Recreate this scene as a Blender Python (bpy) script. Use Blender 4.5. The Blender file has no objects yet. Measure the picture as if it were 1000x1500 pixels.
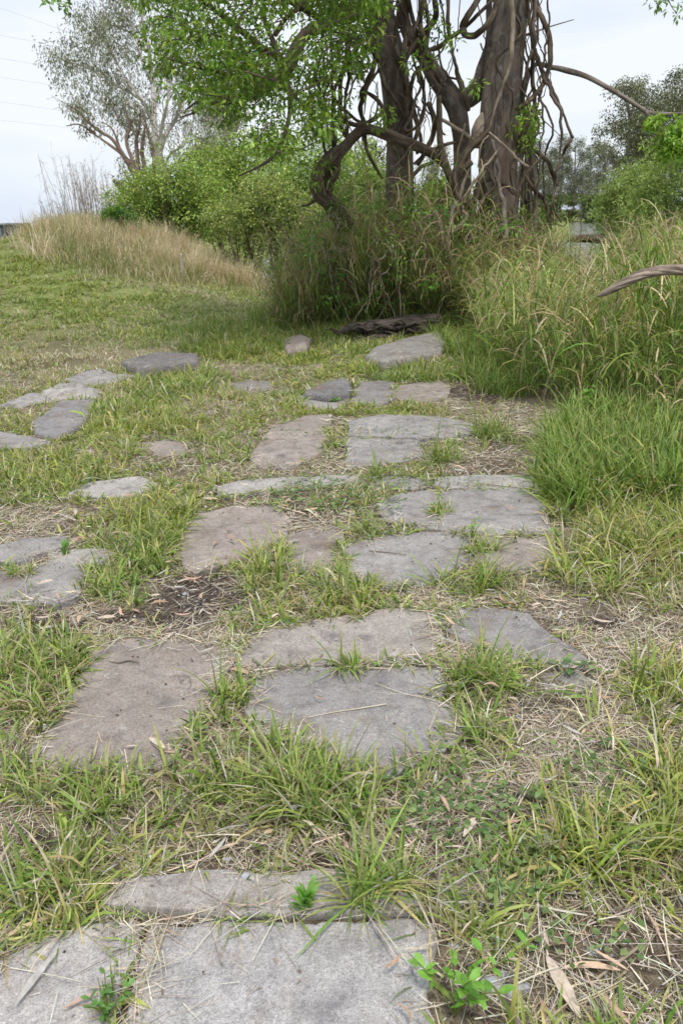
import bpy, math, random
import numpy as np
from mathutils import Matrix, Vector
R = math.radians
random.seed(7)
rng = np.random.default_rng(7)
scene = bpy.context.scene
COL = scene.collection

# ------------------------------------------------------------------ camera
FPX = 1167.0                       # focal length in photo pixels (photo 1000 x 1500)
PITCH, ROLL, EYE = 20.2, -2.4, 1.6
cam_d = bpy.data.cameras.new('camera'); cam = bpy.data.objects.new('camera', cam_d); COL.objects.link(cam)
cam_d.sensor_fit = 'HORIZONTAL'; cam_d.sensor_width = 24.0; cam_d.lens = FPX * 24 / 1000
cam_d.clip_start = 0.05; cam_d.clip_end = 4000
cam_d.dof.use_dof = True; cam_d.dof.focus_distance = 3.2; cam_d.dof.aperture_fstop = 9
CM = Matrix.Translation((0, 0, EYE)) @ Matrix.Rotation(R(90 - PITCH), 4, 'X') @ Matrix.Rotation(R(ROLL), 4, 'Z')
cam.matrix_world = CM
scene.camera = cam
CR = np.array(CM.to_3x3())

# ------------------------------------------------------------------ world, sun, exposure
SUN_EL, SUN_AZ = 66.0, 165.0
world = bpy.data.worlds.new('World'); scene.world = world; world.use_nodes = True
nt = world.node_tree; nt.nodes.clear()
wo = nt.nodes.new('ShaderNodeOutputWorld'); bg = nt.nodes.new('ShaderNodeBackground')
sky = nt.nodes.new('ShaderNodeTexSky'); sky.sky_type = 'NISHITA'; sky.sun_disc = False
sky.sun_elevation = R(SUN_EL); sky.sun_rotation = R(SUN_AZ); sky.air_density = 1.0; sky.dust_density = 2.0
tcn = nt.nodes.new('ShaderNodeTexCoord'); mp = nt.nodes.new('ShaderNodeMapping'); mp.inputs['Scale'].default_value = (1, 1, 4.5)
ns = nt.nodes.new('ShaderNodeTexNoise'); ns.inputs['Scale'].default_value = 1.6; ns.inputs['Detail'].default_value = 6; ns.inputs['Roughness'].default_value = 0.5
cr = nt.nodes.new('ShaderNodeValToRGB')
cr.color_ramp.elements[0].position = 0.38; cr.color_ramp.elements[0].color = (0.62, 0.735, 0.94, 1)
cr.color_ramp.elements[1].position = 0.60; cr.color_ramp.elements[1].color = (0.90, 0.94, 0.985, 1)
sc_ = nt.nodes.new('ShaderNodeVectorMath'); sc_.operation = 'SCALE'; sc_.inputs['Scale'].default_value = 7.3
mx = nt.nodes.new('ShaderNodeMix'); mx.data_type = 'RGBA'; mx.inputs['Factor'].default_value = 0.90
nt.links.new(tcn.outputs['Generated'], mp.inputs['Vector']); nt.links.new(mp.outputs['Vector'], ns.inputs['Vector'])
nt.links.new(ns.outputs['Fac'], cr.inputs['Fac']); nt.links.new(cr.outputs['Color'], sc_.inputs[0])
nt.links.new(sky.outputs['Color'], mx.inputs['A']); nt.links.new(sc_.outputs['Vector'], mx.inputs['B'])
nt.links.new(mx.outputs['Result'], bg.inputs['Color']); bg.inputs['Strength'].default_value = 0.1
nt.links.new(bg.outputs['Background'], wo.inputs['Surface'])
sun_d = bpy.data.lights.new('sun', 'SUN'); sun_d.energy = 1.9; sun_d.angle = R(10); sun_d.color = (1.0, 0.96, 0.9)
sun = bpy.data.objects.new('sun', sun_d); COL.objects.link(sun)
# the sky's sun_rotation turns clockwise from +Y seen from above
sdir = Vector((math.sin(R(SUN_AZ)) * math.cos(R(SUN_EL)), math.cos(R(SUN_AZ)) * math.cos(R(SUN_EL)), math.sin(R(SUN_EL))))
sun.rotation_euler = (-sdir).to_track_quat('-Z', 'Y').to_euler()
vs = scene.view_settings; vs.view_transform = 'Standard'; vs.look = 'None'; vs.exposure = 0.58; vs.gamma = 1.0; vs.use_curve_mapping = False
scene.cycles.max_bounces = 8; scene.cycles.diffuse_bounces = 4; scene.cycles.transmission_bounces = 6; scene.cycles.transparent_max_bounces = 8

# ------------------------------------------------------------------ numeric helpers
def ss(a, b, x):
    t = np.clip((np.asarray(x, float) - a) / (b - a), 0, 1); return t * t * (3 - 2 * t)
def _h(i, j, k):
    n = (i.astype(np.int64) * 374761393 + j.astype(np.int64) * 668265263 + k.astype(np.int64) * 2147483647 + 12345) & 0xffffffff
    n = ((n ^ (n >> 13)) * 1274126177) & 0xffffffff
    n = ((n ^ (n >> 16)) * 2246822519) & 0xffffffff
    return ((n ^ (n >> 15)) & 0xffffff) / float(0xffffff)
def vnoise(x, y, z=0.0):
    x = np.asarray(x, float); y = np.asarray(y, float); z = np.zeros_like(x) + z
    i, j, k = np.floor(x), np.floor(y), np.floor(z); u, v, w = x - i, y - j, z - k
    u = u * u * (3 - 2 * u); v = v * v * (3 - 2 * v); w = w * w * (3 - 2 * w); r = 0
    for a in (0, 1):
        for b in (0, 1):
            for c in (0, 1):
                r = r + _h(i + a, j + b, k + c) * (u if a else 1 - u) * (v if b else 1 - v) * (w if c else 1 - w)
    return r
def fbm(x, y, z=0.0, o=4):
    s, a, t = 0, 1.0, 0
    for q in range(o):
        s = s + a * (vnoise(np.asarray(x) * 2 ** q + 17 * q, np.asarray(y) * 2 ** q - 9 * q, np.asarray(z) * 2 ** q) - 0.5); t += a; a *= 0.5
    return s / t * 2

WATER = -2.2
def height(x, y):
    x = np.asarray(x, float); y = np.asarray(y, float)
    yy = np.maximum(y, 0.5); u = x / np.maximum(yy, 3.0)
    near = 1.35 * ss(8, 24, y) * ss(0.02, -0.34, u)
    near = near + 0.42 * np.exp(-((x + 6.3) / 2.0) ** 2 - ((y - 22) / 4.5) ** 2)
    near = near + 0.30 * np.exp(-((x - 1.6) / 2.2) ** 2 - ((y - 13.2) / 1.2) ** 2)
    near = near + 0.38 * np.exp(-((x - 4.6) / 2.0) ** 2 - ((y - 9.2) / 1.9) ** 2)
    near = near + 0.03 * fbm(x * 0.5, y * 0.5, 3.1, 3) * ss(3, 8, y)
    edge = 14.8 + 11.2 * ss(0.02, -0.22, u)
    land = 1 - ss(0, 1, (y - edge) / 5.5)
    low = -4 + 2.6 * ss(-0.02, -0.12, u)
    far = np.maximum.reduce([ss(85, 112, y) * ss(0.296, 0.276, u), ss(0.322, 0.345, u) * ss(36, 44, y), ss(245, 262, y) + 0 * u])
    farh = -1.6 + 2.3 * ss(250, 300, y) + 0.9 * ss(44, 70, y) * ss(0.33, 0.4, u) + 0.4 * fbm(x * 0.05, y * 0.05, 1.0, 3)
    base = np.where(far > 0, low + (farh - low) * np.clip(far, 0, 1), low)
    return base + (near - base) * land
def micro(x, y):
    return 0.018 * fbm(x * 3.1, y * 3.1, 0.5, 4) + 0.006 * fbm(x * 22, y * 22, 2.5, 2)
def ground(x, y):
    return height(x, y) + micro(x, y) * (1 - ss(9, 16, y))

def rays(px, py):
    px = np.atleast_1d(np.asarray(px, float)); py = np.atleast_1d(np.asarray(py, float))
    v = np.stack([(px - 500) / FPX, -(py - 750) / FPX, -np.ones_like(px)], 1)
    return v @ CR.T
def gp(px, py, lift=0.0):
    """points of the ground seen at photo pixels"""
    d = rays(px, py); t = np.geomspace(0.8, 420, 900)[None, :]
    X, Y, Z = d[:, 0:1] * t, d[:, 1:2] * t, EYE + d[:, 2:3] * t
    below = Z < height(X, Y) + lift
    idx = np.where(below.any(1), below.argmax(1), 899); idx = np.maximum(idx, 1)
    t1 = t[0, idx]; t0 = t[0, idx - 1]
    for _ in range(25):
        tm = (t0 + t1) / 2; b = EYE + d[:, 2] * tm < height(d[:, 0] * tm, d[:, 1] * tm) + lift
        t1 = np.where(b, tm, t1); t0 = np.where(b, t0, tm)
    return np.stack([d[:, 0] * t1, d[:, 1] * t1, EYE + d[:, 2] * t1], 1)
def dp(px, py, D):
    d = rays(px, py); t = np.asarray(D, float) / d[:, 1]
    return np.stack([d[:, 0] * t, d[:, 1] * t, EYE + d[:, 2] * t], 1)
def proj(P):
    v = (np.asarray(P) - np.array([0, 0, EYE])) @ CR
    z = np.maximum(-v[:, 2], 1e-3)
    return 500 + FPX * v[:, 0] / z, 750 - FPX * v[:, 1] / z, z
def inpoly(x, y, poly):
    poly = np.asarray(poly); r = np.zeros(np.shape(x), bool); n = len(poly)
    for i in range(n):
        x0, y0 = poly[i][:2]; x1, y1 = poly[(i + 1) % n][:2]
        if y0 == y1: continue
        c = ((y0 > y) != (y1 > y)) & (x < (x1 - x0) * (y - y0) / (y1 - y0) + x0); r ^= c
    return r
def U(a, b, n=None): return rng.uniform(a, b, n)

# ------------------------------------------------------------------ materials
def mat(name, rough=0.85, spec=0.3):
    m = bpy.data.materials.new(name); m.use_nodes = True; t = m.node_tree
    b = t.nodes['Principled BSDF']; b.inputs['Roughness'].default_value = rough; b.inputs['Specular IOR Level'].default_value = spec
    return m, t, b
def node(t, typ, **kw):
    n = t.nodes.new(typ)
    for k, v in kw.items():
        if k in n.inputs.keys(): n.inputs[k].default_value = v
        else: setattr(n, k, v)
    return n
def ramp(t, src, stops):
    n = t.nodes.new('ShaderNodeValToRGB'); e = n.color_ramp.elements
    while len(e) < len(stops): e.new(0.5)
    for q, (p, c) in zip(e, stops): q.position = p; q.color = (*c, 1) if len(c) == 3 else c
    t.links.new(src, n.inputs['Fac']); return n.outputs['Color']
def mixc(t, a, b, fac, mode='MIX'):
    n = t.nodes.new('ShaderNodeMix'); n.data_type = 'RGBA'; n.blend_type = mode
    for s, v in (('A', a), ('B', b), ('Factor', fac)):
        if hasattr(v, 'default_value') or hasattr(v, 'is_linked'): t.links.new(v, n.inputs[s])
        else: n.inputs[s].default_value = (*v, 1) if isinstance(v, tuple) and len(v) == 3 else v
    return n.outputs['Result']
def bump(t, b, src, strength, dist):
    n = node(t, 'ShaderNodeBump'); n.inputs['Strength'].default_value = strength; n.inputs['Distance'].default_value = dist
    t.links.new(src, n.inputs['Height']); t.links.new(n.outputs['Normal'], b.inputs['Normal'])
def noise(t, vec, scale, detail=4, rough=0.55):
    n = node(t, 'ShaderNodeTexNoise', Scale=scale, Detail=detail, Roughness=rough); t.links.new(vec, n.inputs['Vector']); return n.outputs['Fac']
def geo(t): return node(t, 'ShaderNodeNewGeometry').outputs['Position']

def leafy(name, trans=0.35, rough=0.5, spec=0.35):
    """thin plant tissue: colour from the blade's own attribute, light passes through"""
    m, t, b = mat(name, rough, spec)
    a = node(t, 'ShaderNodeAttribute', attribute_name='col')
    nz = noise(t, geo(t), 60, 2); c = mixc(t, a.outputs['Color'], (1, 1, 1), 0.0)
    v = ramp(t, nz, [(0.3, (0.8, 0.8, 0.8)), (0.7, (1.15, 1.15, 1.15))]); c = mixc(t, a.outputs['Color'], v, 1.0, 'MULTIPLY')
    t.links.new(c, b.inputs['Base Color'])
    tr = node(t, 'ShaderNodeBsdfTranslucent'); c2 = mixc(t, c, (1.0, 1.03, 0.6), 1.0, 'MULTIPLY'); t.links.new(c2, tr.inputs['Color'])
    ms = node(t, 'ShaderNodeMixShader'); ms.inputs['Fac'].default_value = trans
    t.links.new(b.outputs['BSDF'], ms.inputs[1]); t.links.new(tr.outputs['BSDF'], ms.inputs[2])
    t.links.new(ms.outputs['Shader'], t.nodes['Material Output'].inputs['Surface'])
    return m
M_GRASS = leafy('grass_blade', 0.32, 0.5, 0.3)
M_LEAF = leafy('tree_leaf', 0.42, 0.45, 0.4)
M_GUM = leafy('gum_leaf', 0.2, 0.55, 0.3)
M_STRAW = leafy('straw', 0.12, 0.7, 0.2)

def bark(name, dark, light, scale=9.0, stretch=0.22, bumps=0.6, bd=0.02, lichen=None):
    m, t, b = mat(name, 0.9, 0.15)
    a = node(t, 'ShaderNodeAttribute', attribute_name='tc')
    mpn = node(t, 'ShaderNodeMapping'); mpn.inputs['Scale'].default_value = (1, 1, stretch); t.links.new(a.outputs['Vector'], mpn.inputs['Vector'])
    f1 = noise(t, mpn.outputs['Vector'], scale, 8, 0.65); f2 = noise(t, a.outputs['Vector'], scale * 0.25, 4)
    c = ramp(t, f1, [(0.3, dark), (0.7, light)])
    c = mixc(t, c, ramp(t, f2, [(0.35, (0.65, 0.62, 0.6)), (0.65, (1.25, 1.22, 1.2))]), 1.0, 'MULTIPLY')
    if lichen:
        f3 = noise(t, a.outputs['Vector'], scale * 1.3, 3, 0.5); c = mixc(t, c, lichen, ramp(t, f3, [(0.56, (0, 0, 0)), (0.68, (0.8, 0.8, 0.8))]))
    t.links.new(c, b.inputs['Base Color']); bump(t, b, f1, bumps, bd); return m
M_BARK = bark('fig_bark', (0.075, 0.06, 0.05), (0.29, 0.245, 0.205), 9, 0.3, 0.7, 0.03, (0.26, 0.25, 0.22))
M_BARKR = bark('brown_bark', (0.065, 0.05, 0.04), (0.22, 0.17, 0.135), 10, 0.15, 0.8, 0.03)
M_VINE = bark('vine_bark', (0.04, 0.031, 0.023), (0.21, 0.165, 0.115), 26, 0.15, 0.7, 0.008)
M_DEAD = bark('dead_wood', (0.16, 0.125, 0.095), (0.42, 0.35, 0.27), 30, 0.1, 0.7, 0.008)
M_GNARL = bark('gnarled_bark', (0.035, 0.025, 0.018), (0.19, 0.15, 0.11), 22, 0.12, 1.0, 0.03)
M_LOG = bark('rotting_wood', (0.02, 0.017, 0.014), (0.17, 0.145, 0.125), 16, 0.10, 1.0, 0.05)
M_PALE = bark('pale_gum_bark', (0.42, 0.39, 0.37), (0.74, 0.70, 0.67), 2.0, 0.2, 0.3, 0.02)
M_BROWNGUM = bark('brown_gum_bark', (0.12, 0.085, 0.065), (0.36, 0.27, 0.21), 2.5, 0.2, 0.3, 0.02)
M_FARBARK = bark('far_gum_bark', (0.20, 0.18, 0.165), (0.45, 0.42, 0.40), 1.0, 0.3, 0.2, 0.02)
M_STICK = bark('stick_bark', (0.10, 0.08, 0.06), (0.34, 0.28, 0.22), 60, 0.1, 0.6, 0.003)

def stone_mat():
    m, t, b = mat('sandstone', 0.92, 0.2)
    g = geo(t); a = node(t, 'ShaderNodeAttribute', attribute_name='col')
    big = noise(t, g, 2.2, 5, 0.6); mid = noise(t, g, 14, 6, 0.65); fine = noise(t, g, 260, 3, 0.7); grain = noise(t, g, 90, 5, 0.75)
    c = mixc(t, a.outputs['Color'], ramp(t, big, [(0.3, (0.78, 0.77, 0.77)), (0.7, (1.16, 1.15, 1.13))]), 1.0, 'MULTIPLY')
    c = mixc(t, c, ramp(t, mid, [(0.28, (0.66, 0.65, 0.66)), (0.5, (1.0, 1.0, 1.0)), (0.75, (1.15, 1.14, 1.12))]), 1.0, 'MULTIPLY')
    c = mixc(t, c, ramp(t, grain, [(0.3, (0.7, 0.69, 0.68)), (0.7, (1.25, 1.25, 1.25))]), 1.0, 'MULTIPLY')
    c = mixc(t, c, ramp(t, fine, [(0.32, (0.62, 0.6, 0.58)), (0.5, (1, 1, 1)), (0.72, (1.4, 1.4, 1.4))]), 1.0, 'MULTIPLY')
    st = noise(t, g, 5.5, 3, 0.5)                                       # dark lichen stains
    c = mixc(t, c, (0.105, 0.10, 0.105), ramp(t, st, [(0.60, (0, 0, 0)), (0.74, (0.6, 0.6, 0.6))]))
    dirt = noise(t, g, 4.1, 8, 0.72)
    c = mixc(t, c, (0.20, 0.145, 0.105), ramp(t, dirt, [(0.53, (0, 0, 0)), (0.66, (0.6, 0.6, 0.6))]))
    lich = noise(t, g, 21, 6, 0.7); c = mixc(t, c, (0.52, 0.51, 0.48), ramp(t, lich, [(0.60, (0, 0, 0)), (0.66, (0.45, 0.45, 0.45))]))
    pits = node(t, 'ShaderNodeTexVoronoi', Scale=38.0); t.links.new(g, pits.inputs['Vector'])
    pit = ramp(t, pits.outputs['Distance'], [(0.0, (0.35, 0.33, 0.31)), (0.13, (1, 1, 1))]); c = mixc(t, c, pit, 0.7, 'MULTIPLY')
    dv = node(t, 'ShaderNodeVectorMath', operation='MULTIPLY_ADD'); t.links.new(node(t, 'ShaderNodeTexNoise', Scale=5.0, Detail=5.0).outputs['Color'], dv.inputs[0]); dv.inputs[1].default_value = (.35, .35, .1); t.links.new(g, dv.inputs[2])
    vc = node(t, 'ShaderNodeTexVoronoi', feature='DISTANCE_TO_EDGE', Scale=1.9); t.links.new(dv.outputs[0], vc.inputs['Vector'])
    crk = ramp(t, vc.outputs['Distance'], [(0.0, (0.3, 0.28, 0.26)), (0.012, (1, 1, 1))]); c = mixc(t, c, crk, ramp(t, big, [(0.5, (0, 0, 0)), (0.6, (.7, .7, .7))]), 'MULTIPLY')
    t.links.new(c, b.inputs['Base Color'])
    ad = node(t, 'ShaderNodeMath', operation='ADD'); mu = node(t, 'ShaderNodeMath', operation='MULTIPLY'); mu.inputs[1].default_value = 0.25
    t.links.new(fine, mu.inputs[0]); t.links.new(grain, ad.inputs[0]); t.links.new(mu.outputs[0], ad.inputs[1])
    ad2 = node(t, 'ShaderNodeMath', operation='ADD'); t.links.new(ad.outputs[0], ad2.inputs[0]); t.links.new(mid, ad2.inputs[1])
    bump(t, b, ad2.outputs[0], 0.75, 0.008); return m
M_STONE = stone_mat()

def ground_mat():
    m, t, b = mat('soil_and_straw', 0.95, 0.1)
    g = geo(t)
    big = noise(t, g, 1.3, 5); f = noise(t, g, 28, 6, 0.7); fine = noise(t, g, 160, 4, 0.7)
    soil = ramp(t, f, [(0.34, (0.055, 0.040, 0.030)), (0.52, (0.16, 0.125, 0.09)), (0.72, (0.36, 0.29, 0.21))])
    straw = ramp(t, fine, [(0.36, (0.12, 0.09, 0.065)), (0.66, (0.50, 0.42, 0.30))])
    c = mixc(t, soil, straw, ramp(t, big, [(0.38, (0.15, 0.15, 0.15)), (0.6, (0.8, 0.8, 0.8))]))
    # beyond the lawn the sheet is green
    a = node(t, 'ShaderNodeAttribute', attribute_name='col')
    gr = noise(t, g, 1.7, 8, 0.75); green = ramp(t, gr, [(0.32, (0.11, 0.15, 0.04)), (0.5, (0.20, 0.25, 0.06)), (0.7, (0.36, 0.35, 0.15))])
    sp_ = node(t, 'ShaderNodeSeparateColor'); t.links.new(a.outputs['Color'], sp_.inputs['Color'])
    c = mixc(t, c, green, sp_.outputs['Red'])
    c = mixc(t, c, ramp(t, f, [(0.35, (0.05, 0.037, 0.03)), (0.7, (0.19, 0.145, 0.115))]), sp_.outputs['Green'])
    t.links.new(c, b.inputs['Base Color']); bump(t, b, f, 1.0, 0.035); return m
M_GROUND = ground_mat()
def simple(name, c0, c1, scale, rough=0.9, bmp=0.4, bd=0.01):
    m, t, b = mat(name, rough, 0.2); n = noise(t, geo(t), scale, 5, 0.6); t.links.new(ramp(t, n, [(0.3, c0), (0.7, c1)]), b.inputs['Base Color']); bump(t, b, n, bmp, bd); return m
M_STRAWSTICK = simple('pale_straw', (0.50, 0.42, 0.30), (0.72, 0.64, 0.50), 80)
M_STAKE = simple('weathered_stake', (0.30, 0.25, 0.22), (0.52, 0.46, 0.42), 60)
M_CLAD = simple('dark_cladding', (0.07, 0.075, 0.09), (0.10, 0.11, 0.13), 3)
M_WIRE = simple('wire', (0.28, 0.29, 0.31), (0.34, 0.35, 0.37), 3)
M_CHIP = simple('grey_chip', (0.30, 0.30, 0.33), (0.48, 0.49, 0.53), 40)

# ------------------------------------------------------------------ mesh helpers
def build(name, V, F, m, parent=None, col=None, tc=None, base=None, smooth=True):
    """V (n,3) world points, F (k,3|4) int faces (or a list of such arrays) -> one mesh object"""
    V = np.asarray(V, float)
    Fs = [np.asarray(f, np.int64) for f in (F if isinstance(F, list) else [F]) if len(f)]
    off = np.array(parent.location[:]) if parent is not None else (np.array(base, float) if base is not None else V.mean(0) * [1, 1, 0] + [0, 0, V[:, 2].min()])
    if parent is not None and parent.parent is not None: off = off + np.array(parent.parent.location[:])
    me = bpy.data.meshes.new(name); me.vertices.add(len(V)); me.vertices.foreach_set('co', (V - off).astype(np.float32).ravel())
    nl = sum(f.size for f in Fs); npoly = sum(len(f) for f in Fs)
    me.loops.add(nl); me.polygons.add(npoly)
    me.loops.foreach_set('vertex_index', np.concatenate([f.ravel() for f in Fs]).astype(np.int32))
    tot = np.concatenate([np.full(len(f), f.shape[1]) for f in Fs]); st = np.concatenate([[0], np.cumsum(tot)[:-1]])
    me.polygons.foreach_set('loop_start', st.astype(np.int32)); me.polygons.foreach_set('loop_total', tot.astype(np.int32))
    me.polygons.foreach_set('use_smooth', np.full(npoly, smooth))
    me.update(calc_edges=True)
    if col is not None:
        a = me.attributes.new('col', 'FLOAT_COLOR', 'POINT'); c = np.ones((len(V), 4), np.float32); c[:, :3] = col; a.data.foreach_set('color', c.ravel())
    if tc is not None:
        a = me.attributes.new('tc', 'FLOAT_VECTOR', 'POINT'); a.data.foreach_set('vector', np.asarray(tc, np.float32).ravel())
    me.materials.append(m)
    o = bpy.data.objects.new(name, me); COL.objects.link(o)
    if parent is not None: o.parent = parent
    else: o.location = off
    return o
def tag(o, label, cat, group=None):
    o['label'] = label; o['category'] = cat; o['kind'] = 'thing'
    if group: o['group'] = group
    return o
def thing(name, label, cat, loc, group=None):
    o = bpy.data.objects.new(name, None); COL.objects.link(o); o.location = loc; o.empty_display_size = 0.1
    return tag(o, label, cat, group)
def kind(o, k): o['kind'] = k; return o

def catmull(P, n):
    P = np.asarray(P, float); Q = np.vstack([2 * P[0] - P[1], P, 2 * P[-1] - P[-2]]); k = len(P) - 1
    t = np.linspace(0, k, n); i = np.minimum(t.astype(int), k - 1); f = (t - i)[:, None]
    a, b, c, d = Q[i], Q[i + 1], Q[i + 2], Q[i + 3]
    return 0.5 * (2 * b + (c - a) * f + (2 * a - 5 * b + 4 * c - d) * f ** 2 + (3 * b - a - 3 * c + d) * f ** 3)
class Tubes:
    def __init__(s): s.V = []; s.F = []; s.T = []; s.n = 0
    def add(s, P, rad, sides=8, step=None, rough=0.0, fs=6.0, cap=True, wob=0.0):
        P = np.asarray(P, float); rad = np.broadcast_to(np.asarray(rad, float), (len(P),)) if np.ndim(rad) else np.full(len(P), rad)
        L = np.linalg.norm(np.diff(P, axis=0), axis=1).sum()
        n = max(len(P), int(L / (step or max(rad.mean() * 2, 0.02))) + 2); n = min(n, 90)
        C = catmull(np.hstack([P, rad[:, None]]), n); rr = np.maximum(C[:, 3], rad.min() * 0.5); C = C[:, :3]
        sd = rng.uniform(0, 50)
        if wob: 
            q = np.linspace(0, L / max(rad.mean() * 9, 0.05), n)
            C = C + wob * np.stack([fbm(q + sd, q * 0 + 1), fbm(q + sd, q * 0 + 5), fbm(q + sd, q * 0 + 9)], 1) * np.sin(np.linspace(0, np.pi, n))[:, None]
        T = np.gradient(C, axis=0); T /= np.linalg.norm(T, axis=1)[:, None] + 1e-9
        ref = np.array([0.3, 1, 0.15]); A = np.cross(T, ref); bad = np.linalg.norm(A, axis=1) < 0.2
        A[bad] = np.cross(T[bad], [1, 0, 0.1]); A /= np.linalg.norm(A, axis=1)[:, None]
        for i in range(1, n):
            v = A[i - 1] - T[i] * (A[i - 1] @ T[i]); l = np.linalg.norm(v)
            if l > 1e-4: A[i] = v / l
        B = np.cross(T, A); th = np.linspace(0, 2 * np.pi, sides, endpoint=False)
        ln = np.concatenate([[0], np.cumsum(np.linalg.norm(np.diff(C, axis=0), axis=1))])
        ct, st = np.cos(th)[None], np.sin(th)[None]
        r2 = rr[:, None] * np.ones((1, sides))
        if rough:
            r2 = r2 * (1 + rough * fbm(ct * 1.3 + sd + ln[:, None] * fs * 0.25, st * 1.3 + 0 * ln[:, None], ln[:, None] * fs + 0 * ct, 3))
        V = C[:, None] + r2[..., None] * (ct[..., None] * A[:, None] + st[..., None] * B[:, None])
        tc = np.stack([ct * rr[:, None] + sd, st * rr[:, None] + sd * 2, ln[:, None] + 0 * ct], -1)
        i = np.arange(n - 1)[:, None] * sides; j = np.arange(sides)[None]; j2 = (j + 1) % sides
        F = np.stack([i + j, i + j2, i + sides + j2, i + sides + j], -1).reshape(-1, 4) + s.n
        s.V.append(V.reshape(-1, 3)); s.T.append(tc.reshape(-1, 3)); s.F.append(F); s.n += n * sides
        if cap:
            for e, rw in ((0, 0), (1, n - 1)):
                s.V.append(C[rw:rw + 1] + T[rw:rw + 1] * rr[rw] * (0.25 if e else -0.25)); s.T.append(tc[rw, :1]); k = s.n; s.n += 1
                jj = np.arange(sides); b0 = k - (n * sides if e == 0 else n * sides + 1) + rw * sides
                a1, a2 = b0 + jj, b0 + (jj + 1) % sides
                f = np.stack([a2, a1, np.full(sides, k), np.full(sides, k)], 1)[:, :3] if e == 0 else np.stack([a1, a2, np.full(sides, k)], 1)
                s.F.append(f)
        return C, rr
    def make(s, name, m, parent=None, base=None, col=None):
        q = [f for f in s.F if f.shape[1] == 4]; t = [f for f in s.F if f.shape[1] == 3]
        Fs = [np.vstack(q)] + ([np.vstack(t)] if t else [])
        return build(name, np.vstack(s.V), Fs, m, parent, tc=np.vstack(s.T), base=base, col=col)

def blades(base, L, W, az, tilt, bend, col, segs=4, twist=0.0, tip=None, floor=None, wprof=None):
    """grass blades as bent tapering ribbons; returns V, F, colours"""
    n = len(base); s = np.linspace(0, 1, segs + 1)[None]
    L, W, az, tilt, bend = [np.broadcast_to(np.asarray(q, float), (n,))[:, None] for q in (L, W, az, tilt, bend)]
    th = tilt + bend * s ** 1.4
    ds = L / segs; r = np.concatenate([np.zeros((n, 1)), np.cumsum(np.sin((th[:, 1:] + th[:, :-1]) / 2) * ds, 1)], 1)
    z = np.concatenate([np.zeros((n, 1)), np.cumsum(np.cos((th[:, 1:] + th[:, :-1]) / 2) * ds, 1)], 1)
    cx, sx = np.cos(az), np.sin(az)
    C = np.stack([base[:, 0:1] + r * cx, base[:, 1:2] + r * sx, base[:, 2:3] + z], -1)
    if floor is not None:
        C[..., 2] = np.maximum(C[..., 2], (base[:, 2:3] + floor) * np.ones_like(s))
    w = W / 2 * (wprof(s) if wprof else (0.55 + 1.1 * s - 1.62 * s ** 2.2))
    tw = az + np.pi / 2 + (rng.normal(0, 0.35, (n, 1)) + twist * s)
    lean = rng.normal(0, 0.35, (n, 1))
    S = np.stack([np.cos(tw) * w, np.sin(tw) * w, lean * w], -1)
    V = np.stack([C - S, C + S], 2).reshape(-1, 3)
    k = segs + 1; i = np.arange(n)[:, None] * k * 2; j = np.arange(segs)[None] * 2
    F = np.stack([i + j, i + j + 1, i + j + 3, i + j + 2], -1).reshape(-1, 4)
    cc = np.repeat(np.asarray(col, float)[:, None, :], k, 1)
    if tip is not None:
        f = ss(0.55, 1.0, s)[..., None] * np.asarray(tip[1])[:, None, None]; tc_ = np.asarray(tip[0], float); cc = cc * (1 - f) + tc_ * f
    cc = np.repeat(cc.reshape(-1, 3), 2, 0)
    return V, F, cc
class Bag:
    def __init__(s): s.V = []; s.F = []; s.C = []; s.n = 0
    def add(s, V, F, C):
        s.V.append(V); s.F.append(F + s.n); s.C.append(C); s.n += len(V)
    def make(s, name, m, parent=None, base=None):
        q = [f for f in s.F if f.shape[1] == 4]; t = [f for f in s.F if f.shape[1] == 3]
        return build(name, np.vstack(s.V), [np.vstack(x) for x in (q, t) if x], m, parent, col=np.vstack(s.C), base=base)
def leaves(P, D, L, W, col, fold=0.35):
    """kite leaves folded at the midrib; P bases, D unit directions"""
    n = len(P); D = D / (np.linalg.norm(D, axis=1)[:, None] + 1e-9)
    A = np.cross(D, rng.normal(0, 1, (n, 3)) * 0.6 + np.array([0, 0, 1.0])); A /= np.linalg.norm(A, axis=1)[:, None] + 1e-9
    N = np.cross(A, D); L = np.broadcast_to(L, (n,))[:, None]; W = np.broadcast_to(W, (n,))[:, None]
    m = P + D * L * 0.42 + N * L * 0.06
    V = np.stack([P, m - A * W / 2 + N * W * fold * 0.5, P + D * L - N * L * 0.08, m + A * W / 2 + N * W * fold * 0.5], 1).reshape(-1, 3)
    i = np.arange(n)[:, None] * 4
    F = np.vstack([i + [[0, 2, 1]], i + [[0, 3, 2]]])
    return V, F, np.repeat(np.asarray(col, float), 4, 0)
def pal(cols, n, p=None, jit=0.18):
    cols = np.array(cols); c = cols[rng.choice(len(cols), n, p=p)]
    return c * (1 + rng.normal(0, jit, (n, 1))).clip(0.5, 1.6) * (1 + rng.normal(0, 0.05, (n, 3)))
G = [(0.14, 0.24, 0.045), (0.21, 0.325, 0.06), (0.32, 0.41, 0.095), (0.47, 0.45, 0.18), (0.48, 0.40, 0.24)]
GT = np.array([0.57, 0.46, 0.21])
STRAW = [(0.60, 0.51, 0.37), (0.50, 0.41, 0.29), (0.74, 0.66, 0.52), (0.36, 0.28, 0.20), (0.56, 0.53, 0.46)]

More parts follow.
